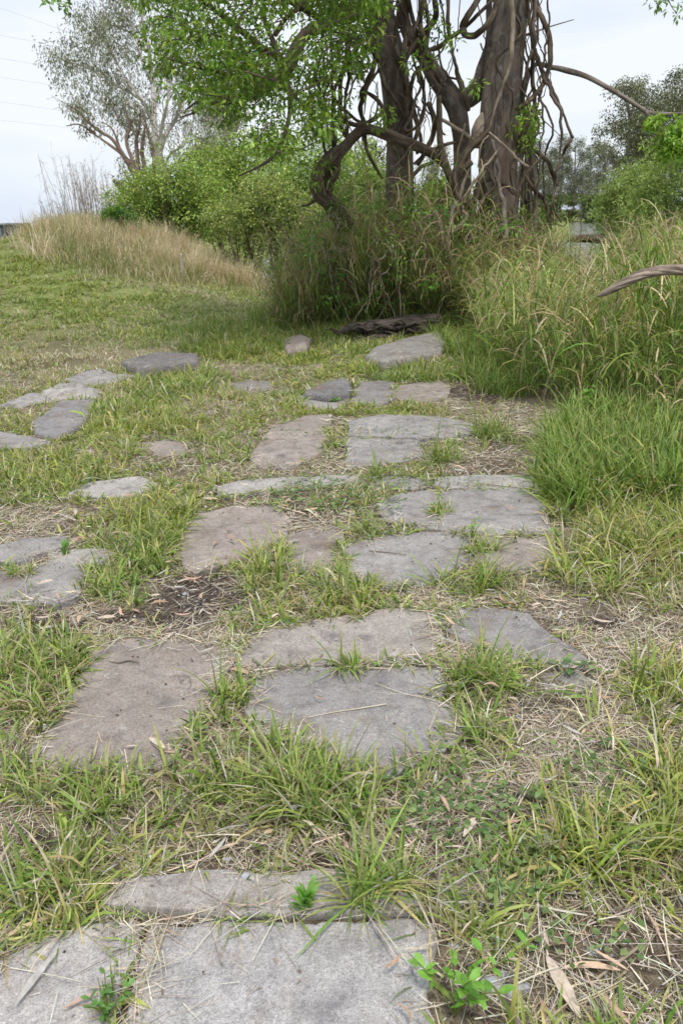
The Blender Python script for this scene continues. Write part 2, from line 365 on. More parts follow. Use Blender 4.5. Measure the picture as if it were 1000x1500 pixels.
# ================================================================== SETTING
ys = np.concatenate([np.linspace(-4, 0.6, 16), np.geomspace(0.62, 14, 430), np.geomspace(14.2, 60, 130), np.geomspace(61, 1500, 110)])
us = np.concatenate([np.linspace(-3, -0.62, 26), np.linspace(-0.6, 0.6, 300), np.linspace(0.62, 3, 26)])
Yg, Ug = np.meshgrid(ys, us, indexing='ij'); Xg = Ug * np.maximum(Yg, 1.6)
Zg = ground(Xg, Yg)
nr, nc = Xg.shape; ii = np.arange(nr - 1)[:, None] * nc + np.arange(nc - 1)[None]
Fg = np.stack([ii, ii + 1, ii + nc + 1, ii + nc], -1).reshape(-1, 4)
SOIL = [(285,806,48,22),(292,872,75,36),(75,918,60,18),(255,905,60,16),(170,905,40,14),(45,1235,40,30),(700,575,40,18),(480,1262,120,10),(330,1150,60,10),(640,700,60,6),(880,915,40,12)]
def soil(x, y):
    px, py, _ = proj(np.stack([x, y, height(x, y)], 1)); r = np.zeros(len(x)); w = 0.4 * fbm(x * 7, y * 7, 66., 3)
    for cx, cy, rx, ry in SOIL: r = np.maximum(r, ss(1.2, .75, np.hypot((px - cx) / rx, (py - cy) / ry) + w))
    return r * (y > .5)
gcol = np.stack([(0.15 * ss(5, 9, Yg) + 0.7 * ss(9, 16, Yg)).ravel(), soil(Xg.ravel(), Yg.ravel()), 0 * Xg.ravel()], 1)
kind(build('ground', np.stack([Xg, Yg, Zg], -1).reshape(-1, 3), Fg, M_GROUND, col=gcol, base=(0, 0, 0)), 'structure')

m, t, b = mat('river_water', 0.12, 0.5)
b.inputs['Base Color'].default_value = (0.28, 0.28, 0.245, 1)  # murky tone, paled so the colour stands in for reflected sky
mpn = node(t, 'ShaderNodeMapping'); mpn.inputs['Scale'].default_value = (0.35, 0.25, 1); t.links.new(geo(t), mpn.inputs['Vector'])
bump(t, b, noise(t, mpn.outputs['Vector'], 1.5, 6), 1.0, 0.35)
W = np.array([(-60, 9, WATER), (400, 9, WATER), (400, 600, WATER), (-60, 600, WATER)], float)
kind(build('river_water', W, np.array([[0, 1, 2, 3]]), m, base=(0, 0, WATER)), 'structure')

# ================================================================== STONE SLABS (outlines seen from the camera, laid on the ground)
CG = (0.335, 0.32, 0.31); CB = (0.345, 0.30, 0.268); CD = (0.27, 0.255, 0.245); CL = (0.42, 0.40, 0.38)
# outline, colour, lift of the top above the ground, relief, label
SLABS = [
 ([(219,1355),(300,1350),(430,1349),(560,1345),(622,1344),(640,1375),(626,1420),(640,1500),(665,1640),(140,1640),(184,1500),(198,1430),(212,1395)], (0.45,0.435,0.43), .030, .006, 'largest square grey sandstone slab, filling the bottom centre of the path'),
 ([(-150,1440),(-10,1405),(60,1378),(130,1350),(204,1353),(199,1385),(180,1430),(165,1500),(128,1640),(-150,1640)], (0.45,0.43,0.42), .026, .006, 'pale grey slab in the bottom left corner with a long dry leaf on it'),
 ([(140,1325),(185,1287),(300,1272),(420,1275),(500,1270),(570,1290),(625,1322),(615,1337),(520,1335),(430,1338),(330,1340),(250,1332),(185,1325)], (0.41,0.385,0.36), .048, .005, 'long narrow slab strip just above the large square slab, behind the seedling'),
 ([(645,1298),(670,1282),(740,1275),(785,1290),(785,1312),(700,1326),(645,1322)], CG, .018, .004, 'small grey slab piece half buried under weeds right of the seedling'),
 ([(140,942),(200,936),(280,941),(345,938),(338,970),(318,1010),(290,1040),(268,1088),(250,1121),(160,1127),(38,1118),(85,1045),(120,985)], CB, .022, .006, 'wide brown-grey slab with a short dark twig on it, left of the path middle'),
 ([(374,988),(420,980),(520,978),(640,977),(652,1005),(640,1025),(680,1045),(688,1062),(640,1100),(565,1133),(505,1118),(450,1085),(385,1072),(368,1040)], CG, .028, .005, 'grey slab with a pale straw stick lying across it'),
 ([(355,950),(385,918),(440,914),(520,905),(560,893),(632,894),(641,930),(634,966),(575,973),(520,966),(470,970),(400,974),(350,972)], (0.375,0.34,0.31), .028, .005, 'long brownish slab running under small tufts, directly above the slab with the straw stick'),
 ([(666,893),(720,892),(775,899),(800,925),(838,948),(862,966),(852,974),(800,973),(742,962),(690,942),(664,925)], CG, .036, .005, 'tapering grey slab pointing right with straw over its upper edge'),
 ([(797,988),(850,984),(868,998),(842,1013),(800,1006)], CD, .015, .003, 'small dark blue-grey stone chip sunk in straw right of the path'),
 ([(268,780),(288,755),(345,743),(404,740),(418,760),(414,792),(398,803),(340,820),(290,838),(262,815)], CB, .026, .006, 'pinkish grey slab left of the path middle with bare soil below it'),
 ([(556,738),(590,724),(642,718),(646,745),(640,772),(600,768),(568,762)], CG, .030, .004, 'small square slab with a tuft growing at its left corner, upper path'),
 ([(650,722),(700,716),(738,717),(786,727),(803,764),(799,779),(720,780),(652,774)], CG, .046, .005, 'flat grey slab at the right path edge beside lush green grass'),
 ([(505,800),(560,787),(645,781),(694,788),(690,812),(664,832),(635,850),(585,862),(545,855),(508,838)], CG, .024, .005, 'rounded grey slab in the path middle with a dark twig on it'),
 ([(702,786),(760,787),(802,787),(813,802),(809,825),(770,836),(720,838),(698,815)], CB, .026, .005, 'brownish slab at the right path edge just below the flat grey one'),
 ([(422,786),(460,778),(498,777),(500,800),(498,830),(470,842),(425,828)], CB, .018, .004, 'small brownish slab in the path middle, left of the rounded slab'),
 ([(640,701),(700,697),(785,698),(793,711),(788,719),(700,714),(640,711)], CL, .048, .004, 'narrow pale strip slab with a dark undercut front at the right path edge'),
 ([(545,702),(580,697),(630,700),(632,712),(590,714),(550,712)], CG, .020, .004, 'short grey sliver of stone left of the narrow pale strip slab'),
 ([(312,714),(360,704),(440,699),(522,697),(530,705),(440,714),(370,722),(325,727)], CL, .024, .004, 'long thin pale slab half covered by clover in the upper path'),
 ([(370,668),(402,626),(445,611),(482,608),(474,640),(462,666),(430,682),(387,683)], CB, .026, .008, 'triangular brown-grey slab between two grass strips, upper path'),
 ([(514,617),(560,609),(640,612),(688,621),(684,634),(620,638),(515,634)], CG, .060, .005, 'wide flat grey slab with a shaded right end, upper path'),
 ([(510,642),(560,639),(610,641),(613,664),(585,674),(512,680)], CG, .030, .005, 'grey slab directly below the wide flat one, half hidden by a green tuft'),
 ([(527,562),(572,558),(574,582),(552,592),(518,588)], CD, .030, .006, 'dark grey slab right of the upturned rock near the tree'),
 ([(582,566),(640,558),(655,568),(650,581),(602,586),(578,580)], CB, .030, .006, 'light brown slab at the top of the path under grass from the right'),
 ([(440,579),(508,577),(505,590),(482,599),(448,593)], CG, .020, .005, 'small grey slab lying just below the upturned dark rock'),
 ([(443,573),(470,560),(500,553),(515,557),(513,573),(480,577)], (0.21,0.205,0.20), .11, .025, 'upturned rough dark rock at the top of the path'),
 ([(550,546),(580,542),(600,547),(590,553),(555,552)], CD, .03, .01, 'small dark stone showing between grass just below the tilted slab'),
 ([(535,521),(548,506),(592,495),(642,485),(650,498),(646,515),(602,523),(560,529)], (0.30,0.285,0.265), .16, .02, 'large tilted slab leaning against the log at the foot of the tree'),
 ([(412,496),(440,488),(456,495),(450,510),(420,515)], (0.33,0.28,0.25), .10, .02, 'rounded pinkish rock left of the log at the foot of the tree'),
 ([(174,527),(230,514),(290,517),(292,527),(250,533),(207,541)], (0.20,0.19,0.185), .17, .025, 'raised dark block with a steep left face on the left lawn'),
 ([(90,556),(122,543),(148,538),(176,548),(204,550),(172,558),(130,562)], CG, .08, .03, 'curved weathered stone below and left of the raised dark block'),
 ([(60,572),(86,560),(116,560),(152,570),(143,582),(104,584),(75,582)], CL, .08, .03, 'pale hollowed stone in the middle of the left rock row'),
 ([(0,593),(44,576),(74,577),(70,585),(30,592)], CG, .05, .02, 'low flat stone at the left end of the rock row, grass over it'),
 ([(44,617),(88,586),(142,583),(132,602),(120,622),(80,639),(52,632)], (0.28,0.265,0.265), .09, .025, 'large smooth slab leaning down the left side of the lawn'),
 ([(-40,640),(0,634),(40,640),(68,646),(42,653),(-40,656)], CG, .05, .01, 'half buried grey stone at the left picture edge above the long grass'),
 ([(103,722),(130,708),(200,700),(228,710),(200,722),(150,727)], CL, .03, .012, 'oval pale slab among grass on the left side, alone'),
 ([(218,652),(248,645),(272,652),(266,664),(235,666)], CB, .015, .006, 'small brownish stone patch in the grass left of the triangular slab'),
 ([(-40,806),(0,799),(42,789),(90,787),(86,803),(32,819),(-40,824)], CG, .05, .012, 'upper stone of the cracked cluster at the left edge'),
 ([(72,812),(115,804),(160,806),(152,818),(112,826),(80,826)], CL, .05, .008, 'small pale stone at the right end of the cracked left cluster'),
 ([(46,834),(76,826),(112,829),(118,842),(111,870),(80,882),(44,879)], CG, .06, .01, 'squarish stone in the middle of the cracked left cluster'),
 ([(-40,836),(0,838),(38,846),(41,877),(0,876),(-40,872)], CG, .055, .01, 'lowest stone of the cracked cluster, cut by the left picture edge'),
 ([(335,562),(362,557),(392,558),(397,566),(362,570)], CD, .05, .02, 'little dark stone on the lawn between the block and the upturned rock'),
]
slab_polys = []
def make_slab(poly, c, lift, relief, label):
    lift = lift * (.62 if lift < .1 else .8)
    pa = np.array(poly, float)
    if lift < .045: pa = pa.mean(0) + (pa - pa.mean(0)) * (1 + np.array([6.0, 3.0]) / np.maximum(np.ptp(pa, 0) / 2, 14) * (1 if pa[:, 1].mean() < 1250 else 0))
    P = gp(pa[:, 0], pa[:, 1], lift)
    xy = P[:, :2]; n0 = len(xy)
    seg = np.linalg.norm(np.roll(xy, -1, 0) - xy, axis=1); L = seg.sum(); N = 150
    s = np.linspace(0, L, N, endpoint=False); cs = np.concatenate([[0], np.cumsum(seg)])
    k = np.searchsorted(cs, s, side='right') - 1; f = (s - cs[k]) / seg[k]
    lin = xy[k] * (1 - f[:, None]) + xy[(k + 1) % n0] * f[:, None]
    for _ in range(2): lin = lin * 0.5 + 0.25 * (np.roll(lin, 1, 0) + np.roll(lin, -1, 0))
    slab_polys.append(lin)
    cen = lin.mean(0); d = lin - cen; size = np.sqrt(seg.sum() / 4)
    nrm = d / (np.linalg.norm(d, axis=1)[:, None])
    lin = lin + nrm * (0.026 * fbm(lin[:, 0] * 9, lin[:, 1] * 9, 4.0, 4) + 0.008 * fbm(lin[:, 0] * 60, lin[:, 1] * 60, 1.0, 2))[:, None]
    d = lin - cen
    zc = height(cen[0], cen[1]); zt = height(lin[:, 0], lin[:, 1])
    # one plane fitted under the outline, lifted
    A = np.c_[d, np.ones(N)]; co, *_ = np.linalg.lstsq(A, zt, rcond=None)
    def plane(q): return (q - cen) @ co[:2] + co[2]
    rings = []; bev = min(0.008, lift * 0.3) * (3.5 if relief > .015 else 1)
    rings.append((1.0, -0.10, True)); rings.append((1.0, lift * 0.2, True)); rings.append((1.0, lift - bev, True))
    for ff, zz in ((0.75, 0.30), (0.35, 0.75), (-0.3, 1.0)):
        rings.append(('b', bev * ff, lift - bev + bev * zz))
    V = []
    for sc2, z, _ in rings[:3]:
        und = 0.006 * fbm(lin[:, 0] * 14, lin[:, 1] * 14, z * 30, 3)
        q = lin + nrm * und[:, None] - nrm * (0.02 if z < 0 else 0)
        V.append(np.c_[q, plane(q) + z])
    for _, inn, z in rings[3:]:
        q = lin - nrm * (bev - inn); V.append(np.c_[q, plane(q) + z])
    inner = lin - nrm * (bev * 1.6); K = 26
    for r in np.linspace(1, 0.0, K)[1:]:
        q = cen + (inner - cen) * r; e = ss(1, 0.85, r)
        z = plane(q) + lift + e * (relief * 2.3 * fbm(q[:, 0] * 2.6, q[:, 1] * 2.6, 7.7, 3) + relief * 0.9 * fbm(q[:, 0] * 11, q[:, 1] * 11, 2.2, 3) + 0.0012 * fbm(q[:, 0] * 55, q[:, 1] * 55, 6.1, 2))
        V.append(np.c_[q, z])
    V = np.array(V); nrg = len(V); i = np.arange(nrg - 1)[:, None] * N; j = np.arange(N)[None]; j2 = (j + 1) % N
    F = np.stack([i + j, i + j2, i + N + j2, i + N + j], -1).reshape(-1, 4)
    o = build('stone_slab', V.reshape(-1, 3), F, M_STONE, col=np.ones((nrg * N, 3)) * c, base=(cen[0], cen[1], zc))
    tag(o, label, 'rock' if 'rock' in label else 'stone slab', 'worn stone slabs of the old paved path')
    if 'rock' in label and 'row' not in label: o.name = 'rock'
for s_ in SLABS: make_slab(*s_)
def on_slab(x, y, shrink=0.0):
    r = np.zeros(np.shape(x), bool)
    for L in slab_polys:
        lo, hi = L.min(0), L.max(0); m = (x > lo[0]) & (x < hi[0]) & (y > lo[1]) & (y < hi[1])
        if m.any():
            PL = L if not shrink else L.mean(0) + (L - L.mean(0)) * (1 - shrink)
            r[m] |= inpoly(x[m], y[m], PL)
    return r
SLIFT = [s_[2] * (.62 if s_[2] < .1 else .8) for s_ in SLABS]
def surf(x, y):
    """top of whatever lies here: slab or ground"""
    z = ground(x, y)
    for L, lf in zip(slab_polys, SLIFT):
        lo, hi = L.min(0), L.max(0); m = (x > lo[0]) & (x < hi[0]) & (y > lo[1]) & (y < hi[1])
        if m.any():
            mm = m.copy(); mm[m] = inpoly(x[m], y[m], L)
            if mm.any(): z[mm] = height(x[mm], y[mm]) + lf + 0.004
    return z

# ================================================================== GRASS COVER
# (px, py, rx, ry, value): where the turf is thin, and where it is lush
THIN = [(715,1302,75,24,.12),(560,700,240,80,.7),(560,800,240,60,.75),(500,940,150,14,.4),(100,905,100,32,.05),(290,875,75,50,.05),(210,935,130,18,.1),(650,872,110,24,.12),(840,905,120,30,.12),(830,1050,130,85,.16),(930,950,110,40,.25),
        (860,1440,200,95,.10),(480,1235,170,24,.25),(40,1230,60,50,.4),(740,585,110,70,.10),(745,680,90,30,.08),(330,800,60,25,.15),(340,1130,110,22,.3),(240,1080,40,60,.3),
        (600,1220,120,40,.4),(680,1180,140,60,.45),(860,560,90,50,.3),(240,655,40,22,.4),(430,690,120,10,.3),(300,600,60,18,.5),(130,505,60,8,.4),(430,860,60,30,.6),(640,960,60,60,.1),(500,955,160,30,.15),(340,960,40,40,.2)]
LUSH = [(900,690,150,75,2.2,.17,.02),(960,790,120,60,1.4,.13,.1),(870,840,70,60,1.5,.12,.1),(960,1010,70,55,1.7,.11,.1),(880,1250,110,60,1.5,.12,.1),(970,1180,70,80,1.4,.10,.1),
        (230,790,90,60,1.7,.10,.1),(190,880,60,40,1.2,.08,.1),(60,985,75,75,1.8,.10,.1),(400,1150,160,48,1.7,.10,.2),(380,840,110,45,1.5,.10,.2),(500,862,60,35,1.5,.1,.1),
        (80,1170,120,60,1.5,.08,.2),(60,1310,90,70,1.9,.10,.25),(240,560,90,40,1.6,.10,.1),(200,600,120,60,1.7,.09,.1),(80,700,110,40,1.4,.09,.1),(470,1190,80,60,1.3,.12,.1),
        (340,500,80,30,1.8,.14,.02),(480,480,70,25,1.6,.13,.02),(600,545,90,18,1.5,.11,.05),(700,640,40,30,1.0,.1,.1),(620,1140,120,40,1.4,.10,.2),(700,1110,110,60,1.0,.09,.2),(750,1190,120,60,1.0,.08,.2),(700,1230,140,50,1.1,.07,.2),(640,1190,90,50,1.2,.09,.2)]
def cover(x, y):
    px, py, z = proj(np.stack([x, y, height(x, y)], 1))
    dn = 0.9 + 2.2 * fbm(x * 2.6, y * 2.6, 9.0, 4) ; dn = np.clip(dn, 0.25, 1.7)
    h = np.full(len(x), 0.062) + 0.03 * fbm(x * 1.4, y * 1.4, 3.0, 2); dry = np.clip(0.37 + 0.8 * fbm(x * 1.1, y * 1.1, 5.0, 3), .04, .85)
    for cx, cy, rx, ry, D, hh, dr in LUSH:
        q = ss(1.25, 0.55, np.hypot((px - cx) / rx, (py - cy) / ry)); dn = dn + (D - dn) * q * (dn < D); h = np.maximum(h, 0.055 + (hh - 0.055) * q); dry = dry + (dr - dry) * q * .7
    for cx, cy, rx, ry, D in THIN:
        q = ss(1.15, 0.7, np.hypot((px - cx) / rx, (py - cy) / ry) + 0.35 * fbm(x * 6, y * 6, 1.0, 3)); dn = dn * (1 - q * (1 - D)); dry = dry + (0.55 - dry) * q * .7
    return dn, h, dry, px, py
# tall growth stands where these outlines fall on the ground
TALL_R = np.vstack([gp([700, 715, 740, 800, 850, 900, 1010, 1100], [490, 540, 580, 600, 612, 612, 640, 660])[:, :2], [(8.2, 6.5), (8.4, 12.4), (2.3, 12.4)]])
UNDER = np.vstack([gp([402, 430, 480, 560, 640, 700], [484, 490, 484, 477, 480, 492])[:, :2], [(3.4, 12.1), (3.8, 13.2), (3.2, 14.2), (-0.5, 14.3), (-0.95, 13.1)]])

def seeds(y0, y1, rho, umax=0.60):
    A = (umax) * (y1 ** 2 - y0 ** 2); n = int(A * rho); y = np.sqrt(U(y0 ** 2, y1 ** 2, n)); x = U(-umax, umax, n) * y
    return x, y
bag = Bag(); deadbag = Bag()
for (y0, y1, rho, nb, wk) in ((0.95, 2.2, 620, 10, 1.3), (2.2, 4, 540, 9, 1.4), (4, 7, 400, 10, 1.5), (7, 12, 330, 9, 1.9), (12, 27, 150, 9, 2.9)):
    x, y = seeds(y0, y1, rho, 0.72 if y1 < 7 else 0.55)
    x = x + rng.normal(0, .01, len(x))
    dn, h, dry, px, py = cover(x, y)
    keep = (U(0, 1.5, len(x)) < dn) & ~on_slab(x + .04 * fbm(x * 7, y * 7, 21., 2), y + .05 * fbm(x * 7, y * 7, 31., 2), -.02) & ~inpoly(x, y, TALL_R)
    if y1 > 12: keep &= (x / y < 0.0)
    x, y, dn, h, dry = x[keep], y[keep], dn[keep], h[keep], dry[keep]
    k = np.maximum(3, (nb * (0.5 + 0.8 * np.minimum(dn, 1.6)) * U(.6, 1.4, len(x))).astype(int)); idx = np.repeat(np.arange(len(x)), k); n = len(idx)
    r = np.abs(rng.normal(0, 0.020 * wk ** .5, n)); a = U(0, 2 * np.pi, n)
    bx, by = x[idx] + r * np.cos(a), y[idx] + r * np.sin(a)
    B = np.stack([bx, by, ground(bx, by) - 0.004], 1)
    az = a + rng.normal(0, .9, n)
    L = h[idx] * rng.gamma(5, .23, n).clip(.4, 2.4); isd = U(0, 1, n) < dry[idx]
    c = pal(G[:4], n, [.22, .34, .28, .16], .16); c[isd] = pal(STRAW, isd.sum(), None, .2)
    yel = fbm(x * .9, y * .9, 6.0, 3)[idx]; c = np.where((yel > 0.05)[:, None] & ~isd[:, None], c * [1.22, 1.08, 1.1], c)
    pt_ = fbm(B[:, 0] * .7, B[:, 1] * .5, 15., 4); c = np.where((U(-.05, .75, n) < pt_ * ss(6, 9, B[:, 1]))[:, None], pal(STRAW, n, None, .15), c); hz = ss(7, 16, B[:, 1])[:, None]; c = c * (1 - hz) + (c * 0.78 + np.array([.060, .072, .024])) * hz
    V, F, C = blades(B, L, rng.gamma(4, .0015, n).clip(.002, .013) * wk * np.where(isd, .55, 1), az, U(.05, 1.25, n), U(.3, 2.0, n), c, 4 if y1 < 7 else 3, tip=(GT, U(0, .7, n)), floor=.004)
    bag.add(V, F, C)
# low runners creeping over the slab edges
for L_ in slab_polys:
    seg = np.linalg.norm(np.roll(L_, -1, 0) - L_, axis=1).mean(); rep_ = int(max(1, seg / .007)); o_ = np.repeat(L_, rep_, 0) + rng.normal(0, .018, (len(L_) * rep_, 2)); o_ = o_[(o_[:, 1] > .9)]
    q_ = fbm(o_[:, 0] * 4.5, o_[:, 1] * 4.5, 77., 3); o_ = o_[U(-.1, .55, len(o_)) < q_]
    if len(o_) < 2: continue
    if o_[:, 1].mean() > 5: o_ = o_[::2]
    k_ = np.repeat(np.arange(len(o_)), 4); n = len(k_); o_ = o_[k_] + rng.normal(0, .008, (n, 2)); isd = U(0, 1, n) < .4; c = pal(G[:4], n, [.2, .35, .3, .15]); c[isd] = pal(STRAW, isd.sum())
    zz = ground(o_[:, 0], o_[:, 1]); wk = 1 + .25 * np.maximum(0, o_[:, 1] - 1.5)
    bag.add(*blades(np.c_[o_, zz], U(.03, .11, n), rng.gamma(4, .0014, n).clip(.002, .01) * wk * np.where(isd, .6, 1), U(0, 6.28, n), U(.2, 1.35, n), U(.2, 1.3, n), c, 4, tip=(GT, U(0, .6, n)), floor=.022))
kind(bag.make('short_grass', M_GRASS, base=(0, 0, 0)), 'stuff')

# ---- dead straw lying on the soil and over slab edges
sb = Bag()
for (y0, y1, rho, wk) in ((0.95, 2.3, 15000, 1.0), (2.3, 4.2, 8500, 1.25), (4.2, 9.5, 2400, 1.9)):
    x, y = seeds(y0, y1, rho, 0.66); dn, h, dry, px, py = cover(x, y)
    sl = on_slab(x + .05 * fbm(x * 6, y * 6, 41., 2), y + .06 * fbm(x * 6, y * 6, 51., 2), .08); thin = np.clip(1.25 - dn, .25, 1.1)
    keep = U(0, 1, len(x)) < np.where(sl, 0.004, thin * np.clip(.75 + 1.2 * fbm(x * 3, y * 3, 12.0, 3), .1, 1)); keep &= ~inpoly(x, y, TALL_R) & (U(0, 1, len(x)) > .85 * soil(x, y))
    x, y = x[keep], y[keep]; n = len(x)
    B = np.stack([x, y, surf(x, y) + U(.001, .012, n)], 1)
    V, F, C = blades(B, rng.gamma(2.2, .024, n) + .012, U(.0010, .0030, n) * wk, U(0, 2 * np.pi, n), U(1.35, 1.68, n), rng.normal(0, .14, n), pal(STRAW, n, None, .22), 3, twist=rng.normal(0, 1.2, (n, 1)), wprof=lambda s: 1 - 0.4 * s)
    V[:, 2] = np.maximum(V[:, 2], np.repeat(B[:, 2], 8) - .001)
    sb.add(V, F, C)
for (y0, y1, rho, wk) in ((0.95, 2.6, 560, 1.0), (2.6, 6.5, 170, 1.2)):
    x, y = seeds(y0, y1, rho, 0.66); dn, *_ = cover(x, y); keep = (U(0, 1, len(x)) < np.clip(1.15 - dn * 1.1, .04, 1)) & ~on_slab(x, y, -.08) & ~inpoly(x, y, TALL_R) & (soil(x, y) < .4); x, y = x[keep], y[keep]; n = len(x)
    B = np.stack([x, y, surf(x, y) + U(.006, .022, n)], 1)
    V, F, C = blades(B, U(.04, .18, n), U(.0018, .0042, n) * wk, U(0, 6.28, n), U(1.3, 1.62, n), rng.normal(0, .4, n), pal([(.70, .62, .48), (.60, .52, .39), (.78, .71, .60), (.52, .46, .38)], n, None, .12), 5, twist=rng.normal(0, .8, (n, 1)), wprof=lambda s: 1 - 0.35 * s)
    V[:, 2] = np.maximum(V[:, 2], np.repeat(B[:, 2], 12) - .006); sb.add(V, F, C)
# crumbs of soil, bark and leaf
x, y = seeds(0.95, 6, 1500, .56); dn, *_ = cover(x, y); keep = (U(0, 1, len(x)) < np.clip(1.3 - dn, .15, 1)) & ~(on_slab(x, y) & (U(0, 1, len(x)) < .93)); x, y = x[keep], y[keep]; n = len(x)
D_ = np.stack([rng.normal(0, 1, n), rng.normal(0, 1, n), rng.normal(0, .15, n)], 1)
V, F, C = leaves(np.stack([x, y, surf(x, y) + .003], 1), D_, U(.006, .022, n), U(.004, .012, n), pal([(.22, .16, .12), (.35, .28, .22), (.12, .09, .07), (.42, .40, .40)], n, None, .2))
cb = Bag(); cb.add(V, F, C); kind(cb.make('leaf_crumbs', M_STRAW, base=(0, 0, 0)), 'stuff')
kind(sb.make('straw_litter', M_STRAW, base=(0, 0, 0)), 'stuff')

# ---- single tufts growing in the joints of the paving
def tuft(px, py, rad, h, n, label, dry=.3, w=.009):
    c0 = gp(px, py)[0]; k = int(n); a = U(0, 2 * np.pi, k); ns_ = max(4, int(rad * 75)); cn = rng.normal(0, rad * .42, (ns_, 2)); ch = U(.45, 1.1, ns_); ci = rng.integers(0, ns_, k); r = np.abs(rng.normal(0, .014, k))
    x, y = c0[0] + cn[ci, 0] + r * np.cos(a), c0[1] + cn[ci, 1] * .75 + r * np.sin(a); B = np.stack([x, y, surf(x, y) - .006], 1)
    isd = U(0, 1, k) < dry; c = pal(G[:4], k, [.2, .35, .3, .15], .18); c[isd] = pal(STRAW, isd.sum())
    L = h * ch[ci] * rng.gamma(5, .19, k).clip(.3, 2); tl = np.where(isd, U(.8, 1.5, k), U(.05, 1.25, k)) 
    b_ = Bag(); b_.add(*blades(B, L, w * U(.45, 1.15, k) * np.where(isd, .6, 1), a + rng.normal(0, .5, k), tl, U(.3, 1.5, k), c, 5, tip=(GT, U(0, .7, k)), floor=.012))
    tag(b_.make('grass_tuft', M_GRASS, base=c0), label, 'grass tuft', 'grass tufts growing between the slabs')
for q in [
 (728,640,.17,.27,330,'tall green tuft at the shaded right end of the wide flat slab'),
 (652,676,.15,.24,300,'green tuft in front of the wide flat slab, second from the straw patch'),
 (600,600,.16,.13,200,'low tuft spread over the light brown slab at the path top'),
 (565,700,.15,.16,220,'loose tuft just above the long crack between upper slabs'),
 (525,782,.14,.15,260,'bushy low tuft left of the small square slab'),
 (640,757,.06,.10,110,'smallest tuft, alone at the joint of the small square slab'),
 (700,862,.20,.20,420,'wide tuft below the reddish weed sprig at the right of the path'),
 (700,810,.09,.12,160,'upright tuft wrapped around the reddish weed sprig'),
 (700,1005,.15,.19,420,'dense tuft in the joint right of the slab with the straw stick'),
 (515,985,.07,.11,120,'thin straw-coloured tuft on the brownish slab'),
 (340,1030,.09,.14,230,'narrow tuft in the joint right of the wide brown-grey slab'),
 (30,850,.08,.10,120,'small yellowish tuft in the cracked left stone cluster'),
 (555,1325,.10,.17,260,'arching tuft at the upper right corner of the large square slab'),
 (500,870,.11,.14,230,'leafy tuft above the brownish slab in the path middle'),
 (400,845,.14,.12,240,'matted pale tuft right of the bare soil patch'),
 (490,655,.09,.11,160,'slim tuft strip right of the triangular slab'),
 (435,1165,.16,.19,300,'big spreading tuft in the grass band below the centre slabs'),
 (690,1385,.08,.13,170,'yellowish tuft on the right edge of the large square slab')]:
    tuft(*q)

# ---- tall guinea grass on the right bank, undergrowth round the tree, dry grass on the mound
def inside(poly, n):
    lo, hi = poly.min(0), poly.max(0); out = []
    while sum(map(len, out)) < n:
        p = np.c_[U(lo[0], hi[0], n), U(lo[1], hi[1], n)]; out.append(p[inpoly(p[:, 0], p[:, 1], poly)])
    return np.vstack(out)[:n]
def stems_and_leaves(B, h, lean_az, lean, cst, cl, bagx, leafn=5, lw=.011, ll=.42):
    """upright culms, arching leaves that leave them on the way up"""
    n = len(B); V, F, C = blades(B, h, U(.003, .005, n), lean_az, lean, U(.1, .7, n), cst, 5, wprof=lambda s: 1 - .5 * s); bagx.add(V, F, C)
    VV = V.reshape(n, 6, 2, 3).mean(2)
    for q in range(leafn):
        f = U(.0, .9, n) * 5; i = np.minimum(f.astype(int), 4); g = (f - i)[:, None]; P = VV[np.arange(n), i] * (1 - g) + VV[np.arange(n), i + 1] * g
        m = len(P); bagx.add(*blades(P, ll * np.clip(np.broadcast_to(h, (n,)) / .75, .35, 1.1) * U(.4, 1.2, m), lw * U(.4, 1.1, m), U(0, 2 * np.pi, m), U(.1, .9, m), U(.6, 2.6, m), cl(m, f / 5), 5, tip=(GT * 1.05, U(0, 1, m) * (.2 + .16 * f))))
tb = Bag(); P = inside(TALL_R, 6500); P = P[P[:, 0] / P[:, 1] < .62]
px, py, _ = proj(np.c_[P, height(P[:, 0], P[:, 1])]); edge = ss(640, 560, py) 
fr = ss(.0, .45, P[:, 0] - (0.155 * P[:, 1]))
topz = dp(px, np.interp(px, [690, 740, 785, 800, 872, 895, 920, 1000], [390, 362, 366, 384, 384, 350, 322, 324]), P[:, 1])[:, 2] - ground(P[:, 0], P[:, 1])
hh = np.clip(np.minimum(0.42 + 1.0 * ss(0, .8, fr) * ss(5.6, 8.0, P[:, 1]), topz * .92), .25, 1.5) * U(.6, 1.15, len(P)) * (1 + .35 * fbm(P[:, 0] * 1.5, P[:, 1] * 1.5, 2.0, 2))
patch = fbm(P[:, 0] * 1.6, P[:, 1] * 1.6, 8.8, 3)
cst = np.where((U(-.3, .5, len(P)) < patch - .1)[:, None], pal(STRAW, len(P)), pal(G[1:4], len(P)))
def tc(m, f): 
    d = U(0, 1, m) < .03 + .30 * f ** 1.5 + .6 * np.resize(patch, m).clip(0, .6) + .15 * ss(7.5, 10, np.resize(P[:, 1], m)); c = pal([(.10, .19, .03), (.165, .28, .045), (.27, .37, .075), (.40, .42, .12)], m, [.26, .36, .26, .12]); c[d] = pal([(.62, .48, .30), (.54, .40, .25), (.70, .58, .40), (.56, .46, .22), (.44, .31, .20)], d.sum()); return c
stems_and_leaves(np.c_[P, ground(P[:, 0], P[:, 1])], hh, U(0, 2 * np.pi, len(P)), U(0, .38, len(P)), cst, tc, tb, 6, .018, .5)
